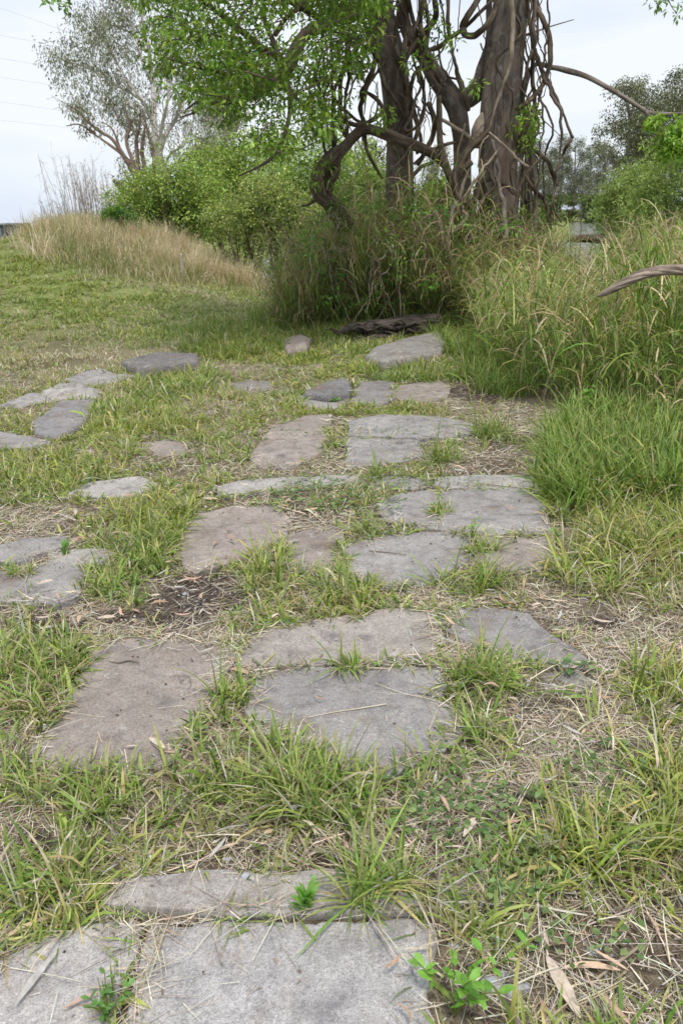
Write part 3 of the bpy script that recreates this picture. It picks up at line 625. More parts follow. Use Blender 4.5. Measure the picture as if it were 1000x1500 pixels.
# seed heads and dead culms sticking out
q = inside(TALL_R, 1000); q = q[(q[:, 1] > 8.0) & (q[:, 0] / q[:, 1] > .345)][:420]; n = len(q)
V, F, C = blades(np.c_[q, ground(q[:, 0], q[:, 1])], U(.9, 1.45, n), U(.004, .006, n), U(0, 6.28, n), U(0, .3, n), U(.1, .8, n), pal(STRAW, n), 5, wprof=lambda s: 1 - .6 * s); tb.add(V, F, C)
VV = V.reshape(n, 6, 2, 3).mean(2)
for k_ in range(14):
    f = U(.75, 1., n) * 5; i = np.minimum(f.astype(int), 4); g = (f - i)[:, None]; Pp = VV[np.arange(n), i] * (1 - g) + VV[np.arange(n), i + 1] * g
    tb.add(*blades(Pp, U(.03, .09, n), U(.003, .006, n), U(0, 6.28, n), U(.2, .8, n), U(.2, 1, n), pal([(.56, .42, .30), (.50, .34, .25)], n), 2))
kind(tb.make('tall_bank_grass', M_GRASS, base=(0, 0, 0)), 'stuff')
# lush blades in front of the tall grass
lb = Bag(); poly = gp([805, 850, 900, 1060, 1060, 900, 820, 795], [640, 612, 615, 650, 765, 735, 770, 715])[:, :2]
P = inside(poly, 700); k_ = np.repeat(np.arange(700), 8); n = len(k_); x = P[k_, 0] + rng.normal(0, .03, n); y = P[k_, 1] + rng.normal(0, .03, n)
lb.add(*blades(np.stack([x, y, ground(x, y)], 1), U(.14, .38, n), U(.008, .017, n), U(0, 6.28, n), U(.02, .7, n), U(.2, 1.4, n), pal(G[:3], n, [.35, .45, .2]), 5, tip=(GT, U(0, .4, n))))
kind(lb.make('lush_grass', M_GRASS, base=(0, 0, 0)), 'stuff')
# undergrowth round the tree
ub = Bag(); P = inside(UNDER, 5200); u = P[:, 0] / P[:, 1]
px, py, _ = proj(np.c_[P, ground(P[:, 0], P[:, 1])])
top = np.interp(px, [385, 410, 440, 470, 520, 600, 650, 700, 750, 800], [460, 425, 350, 295, 268, 272, 300, 330, 340, 345])
zt = dp(px, top, P[:, 1])[:, 2] - ground(P[:, 0], P[:, 1]); hh = np.clip(zt, .15, 2.5) * U(.4, 1.22, len(P)) * (1 + .8 * fbm(P[:, 0] * 1.8, P[:, 1] * 1.8, 5.5, 3)).clip(.5, 1.35)
def uc(m, f):
    d = U(0, 1, m) < .20 + .30 * f; c = pal([(.14, .23, .045), (.20, .31, .06), (.29, .39, .09), (.42, .43, .15)], m, [.25, .35, .25, .15]); c[d] = pal([(.50, .36, .23), (.36, .25, .16), (.62, .47, .32)], d.sum()); return c
stems_and_leaves(np.c_[P, ground(P[:, 0], P[:, 1])], hh, U(0, 6.28, len(P)), U(0, .75, len(P)), pal([(.22, .17, .12), (.12, .17, .05), (.16, .22, .06)], len(P)), uc, ub, 7, .015, .5)
kind(ub.make('undergrowth', M_GRASS, base=(0, 0, 0)), 'stuff')
# fringe of long soft grass in front of the undergrowth
fb = Bag()
for (cx, cy, rx, ry, nn, hh) in ((340, 500, 90, 26, 260, .2), (480, 485, 70, 14, 170, .2), (690, 500, 60, 30, 240, .3), (420, 470, 60, 20, 200, .3), (610, 552, 80, 12, 140, .14), (740, 545, 70, 40, 220, .3), (650, 480, 50, 14, 120, .25), (230, 475, 200, 40, 260, .12)):
    r = np.sqrt(U(0, 1, nn)); a = U(0, 6.28, nn); g = gp(cx + rx * r * np.cos(a), cy + ry * r * np.sin(a)); k_ = np.repeat(np.arange(nn), 9); n = len(k_)
    x = g[k_, 0] + rng.normal(0, .03, n); y = g[k_, 1] + rng.normal(0, .03, n)
    fb.add(*blades(np.stack([x, y, ground(x, y)], 1), hh * U(.5, 1.3, n), U(.006, .011, n), U(0, 6.28, n), U(.05, .8, n), U(.3, 1.6, n), pal(G[:4], n, [.3, .4, .2, .1]), 4, tip=(GT, U(0, .5, n))))
kind(fb.make('fringe_grass', M_GRASS, base=(0, 0, 0)), 'stuff')
# dry grass on the mound
DRYP = np.vstack([gp([62, 120, 200, 280], [380, 402, 416, 424])[:, :2], [(-1.9, 14.8), (-0.75, 14.4), (-0.8, 16.5), (-1.8, 19.5), (-3.6, 24), (-6.9, 25.5), (-8.0, 22)]])
db = Bag(); g = inside(DRYP, 17000); n = len(g)
gx, gy = g[:, 0] + rng.normal(0, .2, n), g[:, 1] + rng.normal(0, .4, n)
pn = fbm(gx * .8, gy * .8, 4.4, 3); dr = U(-.2, 1, n) < .62 + 1.5 * pn
fd = ss(-.1, .55, (proj(np.c_[gx, gy, ground(gx, gy)])[1] * -1 + np.interp(gx / gy, [-.42, -.3, -.2, -.06], [384, 404, 416, 440])) / 24 + .5 * fbm(gx * 1.2, gy * .6, 2., 2)); kp = U(0, 1, n) < .25 + .75 * fd; gx, gy, pn, dr, fd = gx[kp], gy[kp], pn[kp], dr[kp], fd[kp]; n = len(gx)
c = np.where(dr[:, None], pal([(.68, .56, .39), (.58, .47, .32), (.76, .66, .48), (.48, .39, .26)], n), pal([(.16, .22, .06), (.25, .28, .09), (.34, .33, .13)], n))
for rep in range(3):
    db.add(*blades(np.stack([gx + rng.normal(0, .08, n), gy, ground(gx, gy) - .02], 1), U(.12, .52, n) * (1 + .9 * pn) * (1 + .9 * fbm(gx * 2.4, gy * 1.6, 8.8, 2)) * (.35 + .65 * fd), U(.006, .014, n), U(0, 6.28, n), U(0, .6, n), U(.1, 1.5, n), c, 3))
kind(db.make('dry_mound_grass', M_GRASS, base=(0, 0, 0)), 'stuff')

# ================================================================== FALLEN LEAVES, STICKS, WEEDS
def strip_leaf(L, W, curve, curl, n=9, notch=0.0):
    s = np.linspace(0, 1, n); w = W / 2 * np.sin(np.pi * np.clip(s * .96 + .02, 0, 1)) ** .75 * (1 + notch * np.sin(s * 23))
    cx = L * s; cy = curve * L * (s * (1 - s)) * 2; z = curl * L * np.sin(s * 4.0) * .5 + .004
    V = []
    for i in range(n): V += [(cx[i], cy[i] - w[i], z[i] + abs(w[i]) * .35), (cx[i], cy[i], z[i]), (cx[i], cy[i] + w[i], z[i] + abs(w[i]) * .45)]
    F = []
    for i in range(n - 1):
        a = i * 3; F += [(a, a + 1, a + 4, a + 3), (a + 1, a + 2, a + 5, a + 4)]
    return np.array(V), np.array(F)
LEAFC = [(.60, .43, .30), (.54, .36, .28), (.70, .58, .47), (.44, .29, .20), (.52, .49, .46)]
protos = []
for i in range(10):
    V, F = strip_leaf(1.0, U(.12, .22), U(-.35, .45), U(-.06, .12), notch=U(0, .12))
    c = np.array(LEAFC[i % 5]) * U(.85, 1.15); cc = np.tile(c, (len(V), 1)) * U(.9, 1.1, (len(V), 1))
    protos.append(build('fallen_leaf', V, F, M_STRAW, col=cc, base=(0, 0, 0)))
used_p = set()
def place_leaf(px, py, Lm, ang, pi, label, group='long gum leaves fallen on the ground', lift=.006, roll=None):
    g = gp(px, py)[0]; x, y = g[0], g[1]; z = float(surf(np.array([x]), np.array([y]))[0]) + lift
    o = protos[pi] if pi not in used_p else protos[pi].copy()
    if pi in used_p: COL.objects.link(o)
    used_p.add(pi); o.location = (x, y, z); o.rotation_euler = (roll if roll is not None else random.uniform(-.25, .25), random.uniform(-.12, .12), ang); o.scale = (Lm, Lm, Lm)
    tag(o, label, 'leaf', group); return o
NL = [
 (800,1405,.19,-80,2,'long tan bark-like leaf standing on end-on straw in the bottom right'),
 (820,1425,.15,-8,0,'wavy orange-tan leaf lying crossways right of the long tan one'),
 (200,1295,.085,-50,0,'curled tan leaf over the narrow slab strip, left end'),
 (60,1145,.075,-5,3,'orange-brown leaf on grass at the left below the brown-grey slab'),
 (65,1180,.09,-40,0,'brown folded leaf under the orange-brown one at the left'),
 (312,1255,.085,22,2,'pale tan leaf above the narrow slab strip'),
 (385,1278,.10,5,2,'thin straw-pale leaf touching the top of the narrow slab strip'),
 (462,1235,.07,-35,3,'orange-tan leaf in the grass above the seedling'),
 (380,1245,.07,30,1,'pinkish leaf between grass blades above the narrow strip'),
 (118,1350,.045,-85,1,'pinkish upright leaf at the top of the bottom left slab'),
 (215,1368,.04,60,3,'orange leaf wedged in the open joint between bottom slabs'),
 (25,1490,.16,68,4,'long grey-green leaf on the bottom left slab'),
 (95,1495,.09,25,1,'pink leaf beside the small weed in the bottom left corner'),
 (592,1275,.08,85,2,'pale leaf standing in the arching tuft above the large slab'),
 (186,1105,.045,5,2,'small white-tan leaf on the bottom edge of the brown-grey slab'),
 (240,1113,.05,-10,1,'pinkish leaf on the lower right corner of the brown-grey slab'),
 (372,1045,.045,40,1,'pink leaf on the left edge of the slab with the straw stick'),
 (590,972,.075,-5,2,'pale leaf lying in the joint above the slab with the straw stick'),
 (693,880,.065,3,2,'pale leaf above the tapering grey slab'),
 (885,955,.10,-5,0,'tan leaf in straw right of the tapering slab'),
 (835,990,.07,40,2,'pale curved leaf by the small blue-grey stone chip'),
 (850,1085,.09,50,0,'tan leaf in the straw patch right of the path'),
 (960,1160,.07,-60,0,'tan leaf in grass at the right edge'),
 (730,1215,.09,22,1,'pinkish leaf over small weeds in the lower right'),
 (740,1090,.05,20,4,'grey-white leaf on straw right of the slab with the stick'),
 (650,790,.05,5,3,'orange leaf on the rounded grey slab'),
 (546,797,.03,10,3,'small brown leaf on the rounded grey slab, left part'),
 (700,412,.0,0,0,''),
 (800,1195,.06,70,4,'greyish leaf half upright in the right hand grass'),
 (715,1135,.05,-40,0,'tan leaf at the lower right corner of the centre slabs')]
for q in NL:
    if q[2] > 0: place_leaf(q[0], q[1], q[2] * .86, R(q[3]), q[4], q[5], lift=.012)
for i in range(230):
    while True:
        y = math.sqrt(random.uniform(1.2 ** 2, 5.2 ** 2)); x = random.uniform(-.46, .5) * y; p = proj(np.array([[x, y, 0.]])); qx, qy = float(p[0][0]), float(p[1][0])
        if on_slab(np.array([x]), np.array([y]))[0] and random.random() < .93: continue
        d = cover(np.array([x]), np.array([y]))[0][0]
        if random.random() < 1.25 - d * .7: break
    place_leaf(qx, qy, random.uniform(.04, .10), random.uniform(0, 6.28), random.randrange(10), 'small tan or greyish gum leaf lost among straw and grass', 'small gum leaves scattered in the straw', lift=random.uniform(.012, .05), roll=random.uniform(-.8, .8))
for i in range(10):
    if i not in used_p: bpy.data.objects.remove(protos[i])

def tube_thing(name, pts, rad, m, label, cat, group=None, sides=7, rough=.15, fs=8, wob=0., step=None):
    tb_ = Tubes(); tb_.add(pts, rad, sides=sides, rough=rough, fs=fs, wob=wob, step=step); return tag(tb_.make(name, m, base=np.asarray(pts[0], float)), label, cat, group)
def on_ground(pp, lift=.008):
    g = gp([p[0] for p in pp], [p[1] for p in pp], .02); z = surf(g[:, 0], g[:, 1]); g[:, 2] = np.maximum(z, g[:, 2] - .02) + lift; return g
for pp, r, mm, lab in [
 ([(450,1054),(490,1046),(530,1040),(566,1034)], [.0014,.0017,.0019,.002], M_STRAWSTICK, 'pale straw stick lying across the centre slab'),
 ([(548,1003),(590,1018),(640,1030),(690,1055)], [.0010,.0012,.0012,.0008], M_STRAWSTICK, 'thin pale grass stem trailing to the right of the centre slab'),
 ([(270,908),(290,893),(310,888),(345,880)], [.006,.008,.007,.004], M_STICK, 'dark bent twig lying on bare soil in the middle of the path'),
 ([(205,972),(190,969),(175,972),(160,970)], [.0015,.003,.003,.001], M_STICK, 'short dark twig on the wide brown-grey slab'),
 ([(540,808),(565,810),(595,814)], [.002,.003,.002], M_STICK, 'dark twig on the rounded grey slab'),
 ([(700,712),(730,716),(790,722)], [.003,.003,.003], M_STICK, 'dark twig under the narrow pale strip slab'),
 ([(736,1448),(750,1480),(775,1510)], [.006,.006,.007], M_STICK, 'grey twig pointing down in the bottom right corner'),
 ([(875,1427),(910,1400),(950,1370)], [.003,.0045,.004], M_DEAD, 'pale split stalk lying in the bottom right straw'),
 ([(680,604),(720,600),(760,596)], [.006,.007,.004], M_STICK, 'dark twig at the foot of the tall bank grass')]:
    tube_thing('twig', on_ground(pp, .006), r, mm, lab, 'twig', sides=6, rough=.1)
g = gp(268, 413)[0]; top = dp(265, 371, g[1])[0]
sb_ = Tubes(); sb_.add(np.array([g - [0, 0, .1], g * .5 + top * .5, top]), [.03, .03, .026], sides=6, rough=.08); tag(sb_.make('wooden_stake', M_STAKE, base=g), 'pale weathered wooden stake upright in the lawn before the dry grass', 'stake')
g = gp(683, 552)[0]; top = dp(669, 500, g[1])[0]
tube_thing('dry_stalk', [g, (g + top) / 2 + [.01, 0, 0], top], [.008, .007, .005], M_DEAD, 'pale bare stem leaning left beside the tilted slab', 'stem')

def oval_leaf(P, D, L, W, col):
    """rounder six-sided leaf"""
    n = len(P); D = D / np.linalg.norm(D, axis=1)[:, None]; A = np.cross(D, np.array([0, 0, 1.]) + rng.normal(0, .25, (n, 3))); A /= np.linalg.norm(A, axis=1)[:, None]; N = np.cross(A, D)
    L = np.broadcast_to(L, (n,))[:, None]; W = np.broadcast_to(W, (n,))[:, None]
    pts = [P]; 
    for f, w in ((.25, .75), (.55, 1.), (.82, .62)): pts += [P + D * L * f - A * W * w / 2 + N * W * .12, P + D * L * f + N * L * .03 * math.sin(f * 3), P + D * L * f + A * W * w / 2 + N * W * .12]
    pts.append(P + D * L - N * L * .06)
    V = np.stack(pts, 1).reshape(-1, 3); i = np.arange(n)[:, None] * 11
    q = np.vstack([i + [[1, 2, 5, 4]], i + [[2, 3, 6, 5]], i + [[4, 5, 8, 7]], i + [[5, 6, 9, 8]]]); t = np.vstack([i + [[0, 2, 1]], i + [[0, 3, 2]], i + [[7, 8, 10]], i + [[8, 9, 10]]])
    return V, q, t, np.repeat(np.asarray(col), 11, 0)
def weed(px, py, h, nst, nleaf, ll, label, spread=.5, base_c=(.22, .40, .07), upright=False, cat='weed'):
    g = gp(px, py)[0]; root = thing('leafy_weed', label, cat, g); tb_ = Tubes(); LP = []; LD = []
    for k in range(nst):
        a = random.uniform(0, 6.28); ln = random.uniform(.6, 1) * h; sp = spread * random.uniform(.3, 1)
        P = [g, g + [math.cos(a) * sp * ln * .4, math.sin(a) * sp * ln * .4, ln * .6], g + [math.cos(a) * sp * ln, math.sin(a) * sp * ln, ln]]
        C, rr = tb_.add(P, [.0022, .0018, .001], sides=5, step=.01)
        for j in range(nleaf):
            f = random.uniform(.15 if upright else .3, 1); LP.append(C[int(f * (len(C) - 1))]); b_ = j * 2.4 + random.uniform(-.3, .3); e = random.uniform(.9, 1.3) if upright else random.uniform(.0, .6)
            LD.append((math.cos(b_) * math.cos(e), math.sin(b_) * math.cos(e), math.sin(e)))
    n = len(LP); tb_.make('stem', M_GRASS, root, col=np.tile([.24, .28, .08], (tb_.n, 1)))
    L = ll * U(.6, 1.15, n); V, q, t, C = oval_leaf(np.array(LP), np.array(LD), L, L * (.27 if upright else .5), np.array(base_c) * U(.75, 1.25, (n, 1)))
    build('leaves', V, [q, t], M_LEAF, root, col=C)
weed(450, 1345, .075, 2, 18, .065, 'bright green seedling rosette at the top edge of the large square slab', .12, (.25, .47, .11), True, 'seedling')
weed(665, 1490, .19, 7, 8, .036, 'leafy bright green weed against the right side of the large square slab', .95, (.22, .45, .07))
weed(160, 1500, .11, 7, 6, .022, 'small round-leaved weed in the joint between the two bottom slabs', .7, (.17, .34, .09))
weed(690, 800, .16, 4, 5, .035, 'weed sprig with light leaves at the right edge slab', .4, (.30, .45, .12))
weed(97, 820, .09, 2, 9, .06, 'small broad-leaved weed between the cracked left stones', .3, (.24, .42, .12), True)
weed(205, 835, .07, 3, 6, .03, 'tiny pale green weed near the grass left of the soil patch', .4, (.28, .42, .12))
weed(855, 618, .30, 5, 8, .07, 'broad-leaved weed at the front of the tall bank grass', .35, (.20, .40, .07))
weed(490, 590, .05, 2, 5, .06, 'small round green leaf plant before the upturned dark rock', .6, (.20, .36, .09))
weed(815, 800, .12, 3, 5, .04, 'pale weed at the straw edge under the lush grass', .4, (.30, .42, .14))
# creeping round-leaved ground cover
cv = Bag(); 
for (cx, cy, rx, ry, nn, l) in ((470, 728, 75, 25, 420, .022), (700, 1205, 140, 50, 240, .019), (760, 1290, 70, 50, 130, .018), (640, 1170, 90, 50, 80, .02), (830, 1390, 120, 50, 60, .018), (900, 1220, 90, 60, 140, .018), (120, 700, 60, 20, 160, .024), (650, 640, 80, 25, 120, .02), (300, 1100, 30, 20, 20, .018), (630, 715, 80, 7, 160, .016), (850, 985, 40, 10, 20, .03), (540, 745, 60, 20, 120, .022), (430, 640, 30, 8, 30, .022), (570, 640, 60, 3, 80, .014), (880, 1130, 80, 40, 90, .022)):
    r = np.sqrt(U(0, 1, nn)); a = U(0, 6.28, nn); g = gp(cx + rx * r * np.cos(a), cy + ry * r * np.sin(a)); e = U(0, .5, nn); b_ = U(0, 6.28, nn)
    P = np.c_[g[:, :2], surf(g[:, 0], g[:, 1]) + U(.004, .05, nn)]; L = l * U(.6, 1.4, nn)
    V, q, t, C = oval_leaf(P, np.stack([np.cos(b_), np.sin(b_), e * .5], 1), L, L * .72, pal([(.13, .23, .07), (.18, .29, .09), (.25, .36, .13)], nn))
    cv.V.append(V); cv.F += [q + cv.n, t + cv.n]; cv.C.append(C); cv.n += len(V)
kind(cv.make('creeping_clover', M_LEAF, base=(0, 0, 0)), 'stuff')
# grey chips of stone and bark
for i, (px, py, sz) in enumerate(((868,1393,.016),(720,1440,.03),(745,1452,.024),(768,1447,.018),(735,1425,.014),(330,1262,.014),(360,1300,.012),(170,1288,.012),(665,1385,.014),(600,1075,.010),(810,1010,.014),(270,870,.014))):
    c0 = gp(px, py)[0]; k = 9; th = np.linspace(0, 6.28, k, endpoint=False); r = sz * U(.7, 1.25, k)
    ring = np.stack([c0[0] + r * np.cos(th), c0[1] + r * .7 * np.sin(th)], 1); z0 = float(surf(ring[:1, 0], ring[:1, 1])[0]); top = c0[:2] + (ring - c0[:2]) * .72
    V = np.vstack([np.c_[ring, np.full(k, z0 - .004)], np.c_[ring, np.full(k, z0 + sz * .25)], np.c_[top, z0 + sz * .42 + U(-.1, .1, k) * sz], [[*c0[:2], z0 + sz * .45]]])
    j = np.arange(k); j2 = (j + 1) % k
    tag(build('stone_chip', V, [np.vstack([np.stack([j, j2, k + j2, k + j], 1), np.stack([k + j, k + j2, 2 * k + j2, 2 * k + j], 1)]), np.stack([2 * k + j, 2 * k + j2, np.full(k, 3 * k)], 1)], M_CHIP, base=c0), 'small blue-grey stone chip lying in the straw litter', 'stone chip', 'blue-grey stone chips in the litter')

# ================================================================== THE OLD TREE AND ITS VINES
TD = 13.0
def px_line(pts, D=TD):
    """pixels (x, y[, depth offset]) -> points round the tree at distance D"""
    a = np.array([(p[0], p[1]) for p in pts], float); d = np.array([(p[2] if len(p) > 2 else 0.) for p in pts]) + D
    return dp(a[:, 0], a[:, 1], d)
PXM = TD / 1167 / math.cos(R(8))
base = np.array([*dp(700, 372, TD)[0][:2], 0.]); base[2] = float(ground(base[0], base[1]))
tree = thing('vine_draped_tree', 'old dark multi-trunked tree draped with hanging vines at the river bank', 'tree', base)
def trunk(pts, w, name='trunk', m=M_BARK, rough=.16, fs=1.2, sides=22, par=None, wob=0, step=None, D=TD):
    T = Tubes(); T.add(px_line(pts, D), np.array(w) / 2 * PXM, sides=sides, rough=rough, fs=fs, wob=wob, step=step); return T.make(name, m, par or tree)
MW = .86
trunk([(728,430,.1),(729,350,.05),(731,270,0),(733,190,0),(737,120,.05),(741,50,.05),(744,-20,.1),(746,-150,.2),(735,-300,.3),(705,-480,.2)], [78,58,48,38,30,28,28,26,18,5], m=M_BARKR, rough=.2)
trunk([(716,300,-.05),(717,240,-.1),(719,180,-.12),(726,100,-.05),(733,40,-.02),(740,-20,0),(735,-140,0),(700,-280,-.2),(640,-400,-.5)], [30,31,31,29,28,28,24,14,4])
trunk([(742,300,.05),(744,200,-.02),(747,120,-.08),(751,60,-.05),(758,-10,0),(790,-140,0),(830,-260,.1),(880,-380,.2)], [24,28,30,30,28,24,14,4])
trunk([(584,420,.4),(585,330,.35),(586,260,.3),(585,200,.3),(580,130,.3),(569,70,.3),(556,20,.3),(545,-60,.4),(530,-200,.6),(500,-320,.6),(470,-440,.6)], [62,46,38,36,38,38,36,30,22,12,4])
trunk([(676,360,.4),(677,260,.4),(676,200,.4),(668,158,.35),(655,135,.35),(636,110,.4),(620,80,.45),(600,55,.5),(590,20,.5),(584,-60,.5)], [26,24,24,27,28,24,20,18,14,9])
for pts, w in [([(668,150,.35),(690,140,.3),(702,125,.3),(706,100,.35),(716,60,.5),(716,0,.6),(722,-90,.8)], [26,24,22,15,10,8,6]),
               ([(560,28,.2),(572,55,.15),(580,75,.1),(590,100,.1),(598,130,.1),(603,160,.15)], [15,11,9,8,7,6]),
               ([(583,40,.3),(588,10,.2),(592,-30,.2),(596,-120,.1)], [10,12,11,8]),
               ([(757,165,0),(779,98,.1),(808,98,0),(831,103,0),(860,112,-.1),(890,128,-.2),(920,146,-.3),(945,162,-.3),(965,166,-.3),(1010,165,-.3),(1060,150,-.2)], [12,6,6,7,6,6,5,5,5,4,3]),
               ([(944,161,-.3),(962,184,-.4),(985,198,-.5),(1020,222,-.5)], [5,5,4,3]),
               ([(745,60,0),(800,40,.2),(840,28,.3)], [5,2,1])]:
    trunk(pts, w, 'limb', sides=10, rough=.12, fs=3)
# the leafy side towards the left: limbs come forward from the left trunk
for pts, w in [([(556,22,.2),(520,12,-.5),(480,32,-1),(445,52,-1.4),(425,90,-1.6),(408,112,-1.8),(375,133,-2),(340,147,-2.2),(308,150,-2.4)], [20,16,15,14,16,17,14,9,4]),
               ([(418,95,-1.6),(411,86,-1.7),(382,68,-1.9),(356,47,-2),(317,16,-2.2),(290,-5,-2.4)], [9,8,7,7,5,4]),
               ([(410,86,-1.6),(398,55,-1.4),(388,30,-1.2),(384,-20,-1)], [7,6,5,4]), ([(403,50,-1.4),(421,24,-1.2),(450,2,-1),(470,-30,-1)], [6,5,5,4]),
               ([(380,128,-2),(345,113,-2.4),(317,104,-2.7),(286,96,-3),(246,85,-3.2)], [6,5,4,4,2]),
               ([(416,99,-1.7),(425,140,-1.9),(421,182,-2),(403,224,-2.2),(382,242,-2.3),(350,257,-2.4)], [6,5,5,4.5,3,1.5]),
               ([(425,130,-1.8),(440,150,-1.6),(455,168,-1.5)], [3,3,2]), ([(320,148,-2.3),(290,149,-2.6),(272,160,-2.8)], [3,2.5,1.5]), ([(300,156,-2.4),(280,166,-2.6),(262,172,-2.8)], [3,2,1]),
               ([(556,15,.2),(530,-30,-.5),(480,-70,-1.4),(400,-110,-2)], [14,11,9,6]), ([(478,32,-1),(440,10,-1.2),(400,-10,-1.6),(350,-40,-2)], [8,6,5,4])]:
    trunk(pts, w, 'limb', m=M_BARKR, sides=10, rough=.14, fs=3)
trunk([(700,216,-.42),(699,200,-.4),(702,180,-.38),(706,166,-.3)], [8,17,15,4], 'broken_wood', m=M_DEAD, sides=8, rough=.4, fs=9)

# crown: clumps of small bright leaves
CROWN = [(205,-260),(203,0),(214,55),(228,108),(250,128),(262,108),(285,150),(325,176),(345,200),(365,222),(400,205),(415,228),(440,245),(452,215),(480,185),(500,150),(520,120),(545,60),(560,0),(620,-90),(700,-260)]
THINC = [(470,110,45,40,.55),(500,60,40,30,.4),(350,180,40,20,.45),(430,200,30,40,.35),(240,25,20,18,.5),(265,115,20,12,.6),(300,-80,400,60,.25),(510,140,30,30,.6),(420,60,35,25,.3),(325,165,30,12,.7)]
def clump_cloud(poly, n, D0, D1, thin=(), xr=None):
    poly = np.array(poly, float); out = []
    lo, hi = poly.min(0), poly.max(0)
    while sum(map(len, out)) < n:
        p = np.c_[U(lo[0], hi[0], n), U(lo[1], hi[1], n)]; p = p[inpoly(p[:, 0], p[:, 1], poly)]
        q = np.ones(len(p))
        for cx, cy, rx, ry, v in thin: q = np.where(np.hypot((p[:, 0] - cx) / rx, (p[:, 1] - cy) / ry) < 1, 1 - v, q)
        q = q * np.clip(.75 + 1.6 * fbm(p[:, 0] / 45, p[:, 1] / 45, 3., 3), .08, 1); p = p[U(0, 1, len(p)) < q]; out.append(p)
    p = np.vstack(out)[:n]; return dp(p[:, 0], p[:, 1], U(D0, D1, n))
def clump_leaves(C, rad, per, L, W, cols, droop=-.25, p=None, jit=.16, flat=.7, own=.25):
    n = len(C); k = rng.poisson(per, n) + 2; i = np.repeat(np.arange(n), k); m_ = len(i)
    v = rng.normal(0, 1, (m_, 3)); v /= np.linalg.norm(v, axis=1)[:, None]; rr = np.broadcast_to(rad, (n,))[i] * U(0, 1, m_) ** .45; P = C[i] + v * rr[:, None] * [1, 1, flat]
    D = v * .8 + rng.normal(0, .5, (m_, 3)) + [0, 0, droop]
    c = pal(cols, m_, p, jit) * np.repeat(rng.normal(1, own, n).clip(.5, 1.5), k)[:, None]
    return leaves(P, D, L * U(.6, 1.3, m_), W * U(.7, 1.2, m_), c)
LG = [(.12, .22, .03), (.17, .29, .04), (.25, .37, .055), (.35, .46, .09)]
C = clump_cloud(CROWN, 1080, TD - 3.9, TD + .3, THINC)
C2 = clump_cloud([(330,-250),(420,-480),(620,-640),(820,-600),(960,-420),(940,-230),(760,-150),(560,-170)], 520, TD - 2.2, TD + 2.2)
cb_ = Bag(); cb_.add(*clump_leaves(C2, .24, 24, .10, .038, LG, -.4, [.25, .35, .28, .12], own=.25)); cb_.add(*clump_leaves(C, .19, 21, .090, .034, LG, -.4, [.25, .35, .28, .12], own=.25))
sp = dp([430,446,462,478,440,455,500,520,470,410,395,380,640,655,610,632,628,765,770,778,765,690,600,560,545,700,640], [255,262,250,240,220,200,175,150,160,235,215,190,40,60,95,25,80,175,190,165,205,120,285,160,190,330,250], TD - .8)
cb_.add(*clump_leaves(np.repeat(sp, 3, 0) + rng.normal(0, .10, (len(sp) * 3, 3)), .13, 11, .09, .034, LG, -.4))
cb_.make('crown', M_LEAF, tree)
# fine twigs inside the crown
tw = Tubes()
for c in C[rng.choice(len(C), 420, replace=False)]:
    d = np.array([U(.1, .5), U(-.2, .3), U(-.1, .35)]); tw.add([c - d * .1, c + d * .5 + rng.normal(0, .04, 3), c + d], [.003, .006, .009], sides=4, step=.15, cap=False)
kind(tw.make('twigs', M_BARKR, tree), 'stuff')

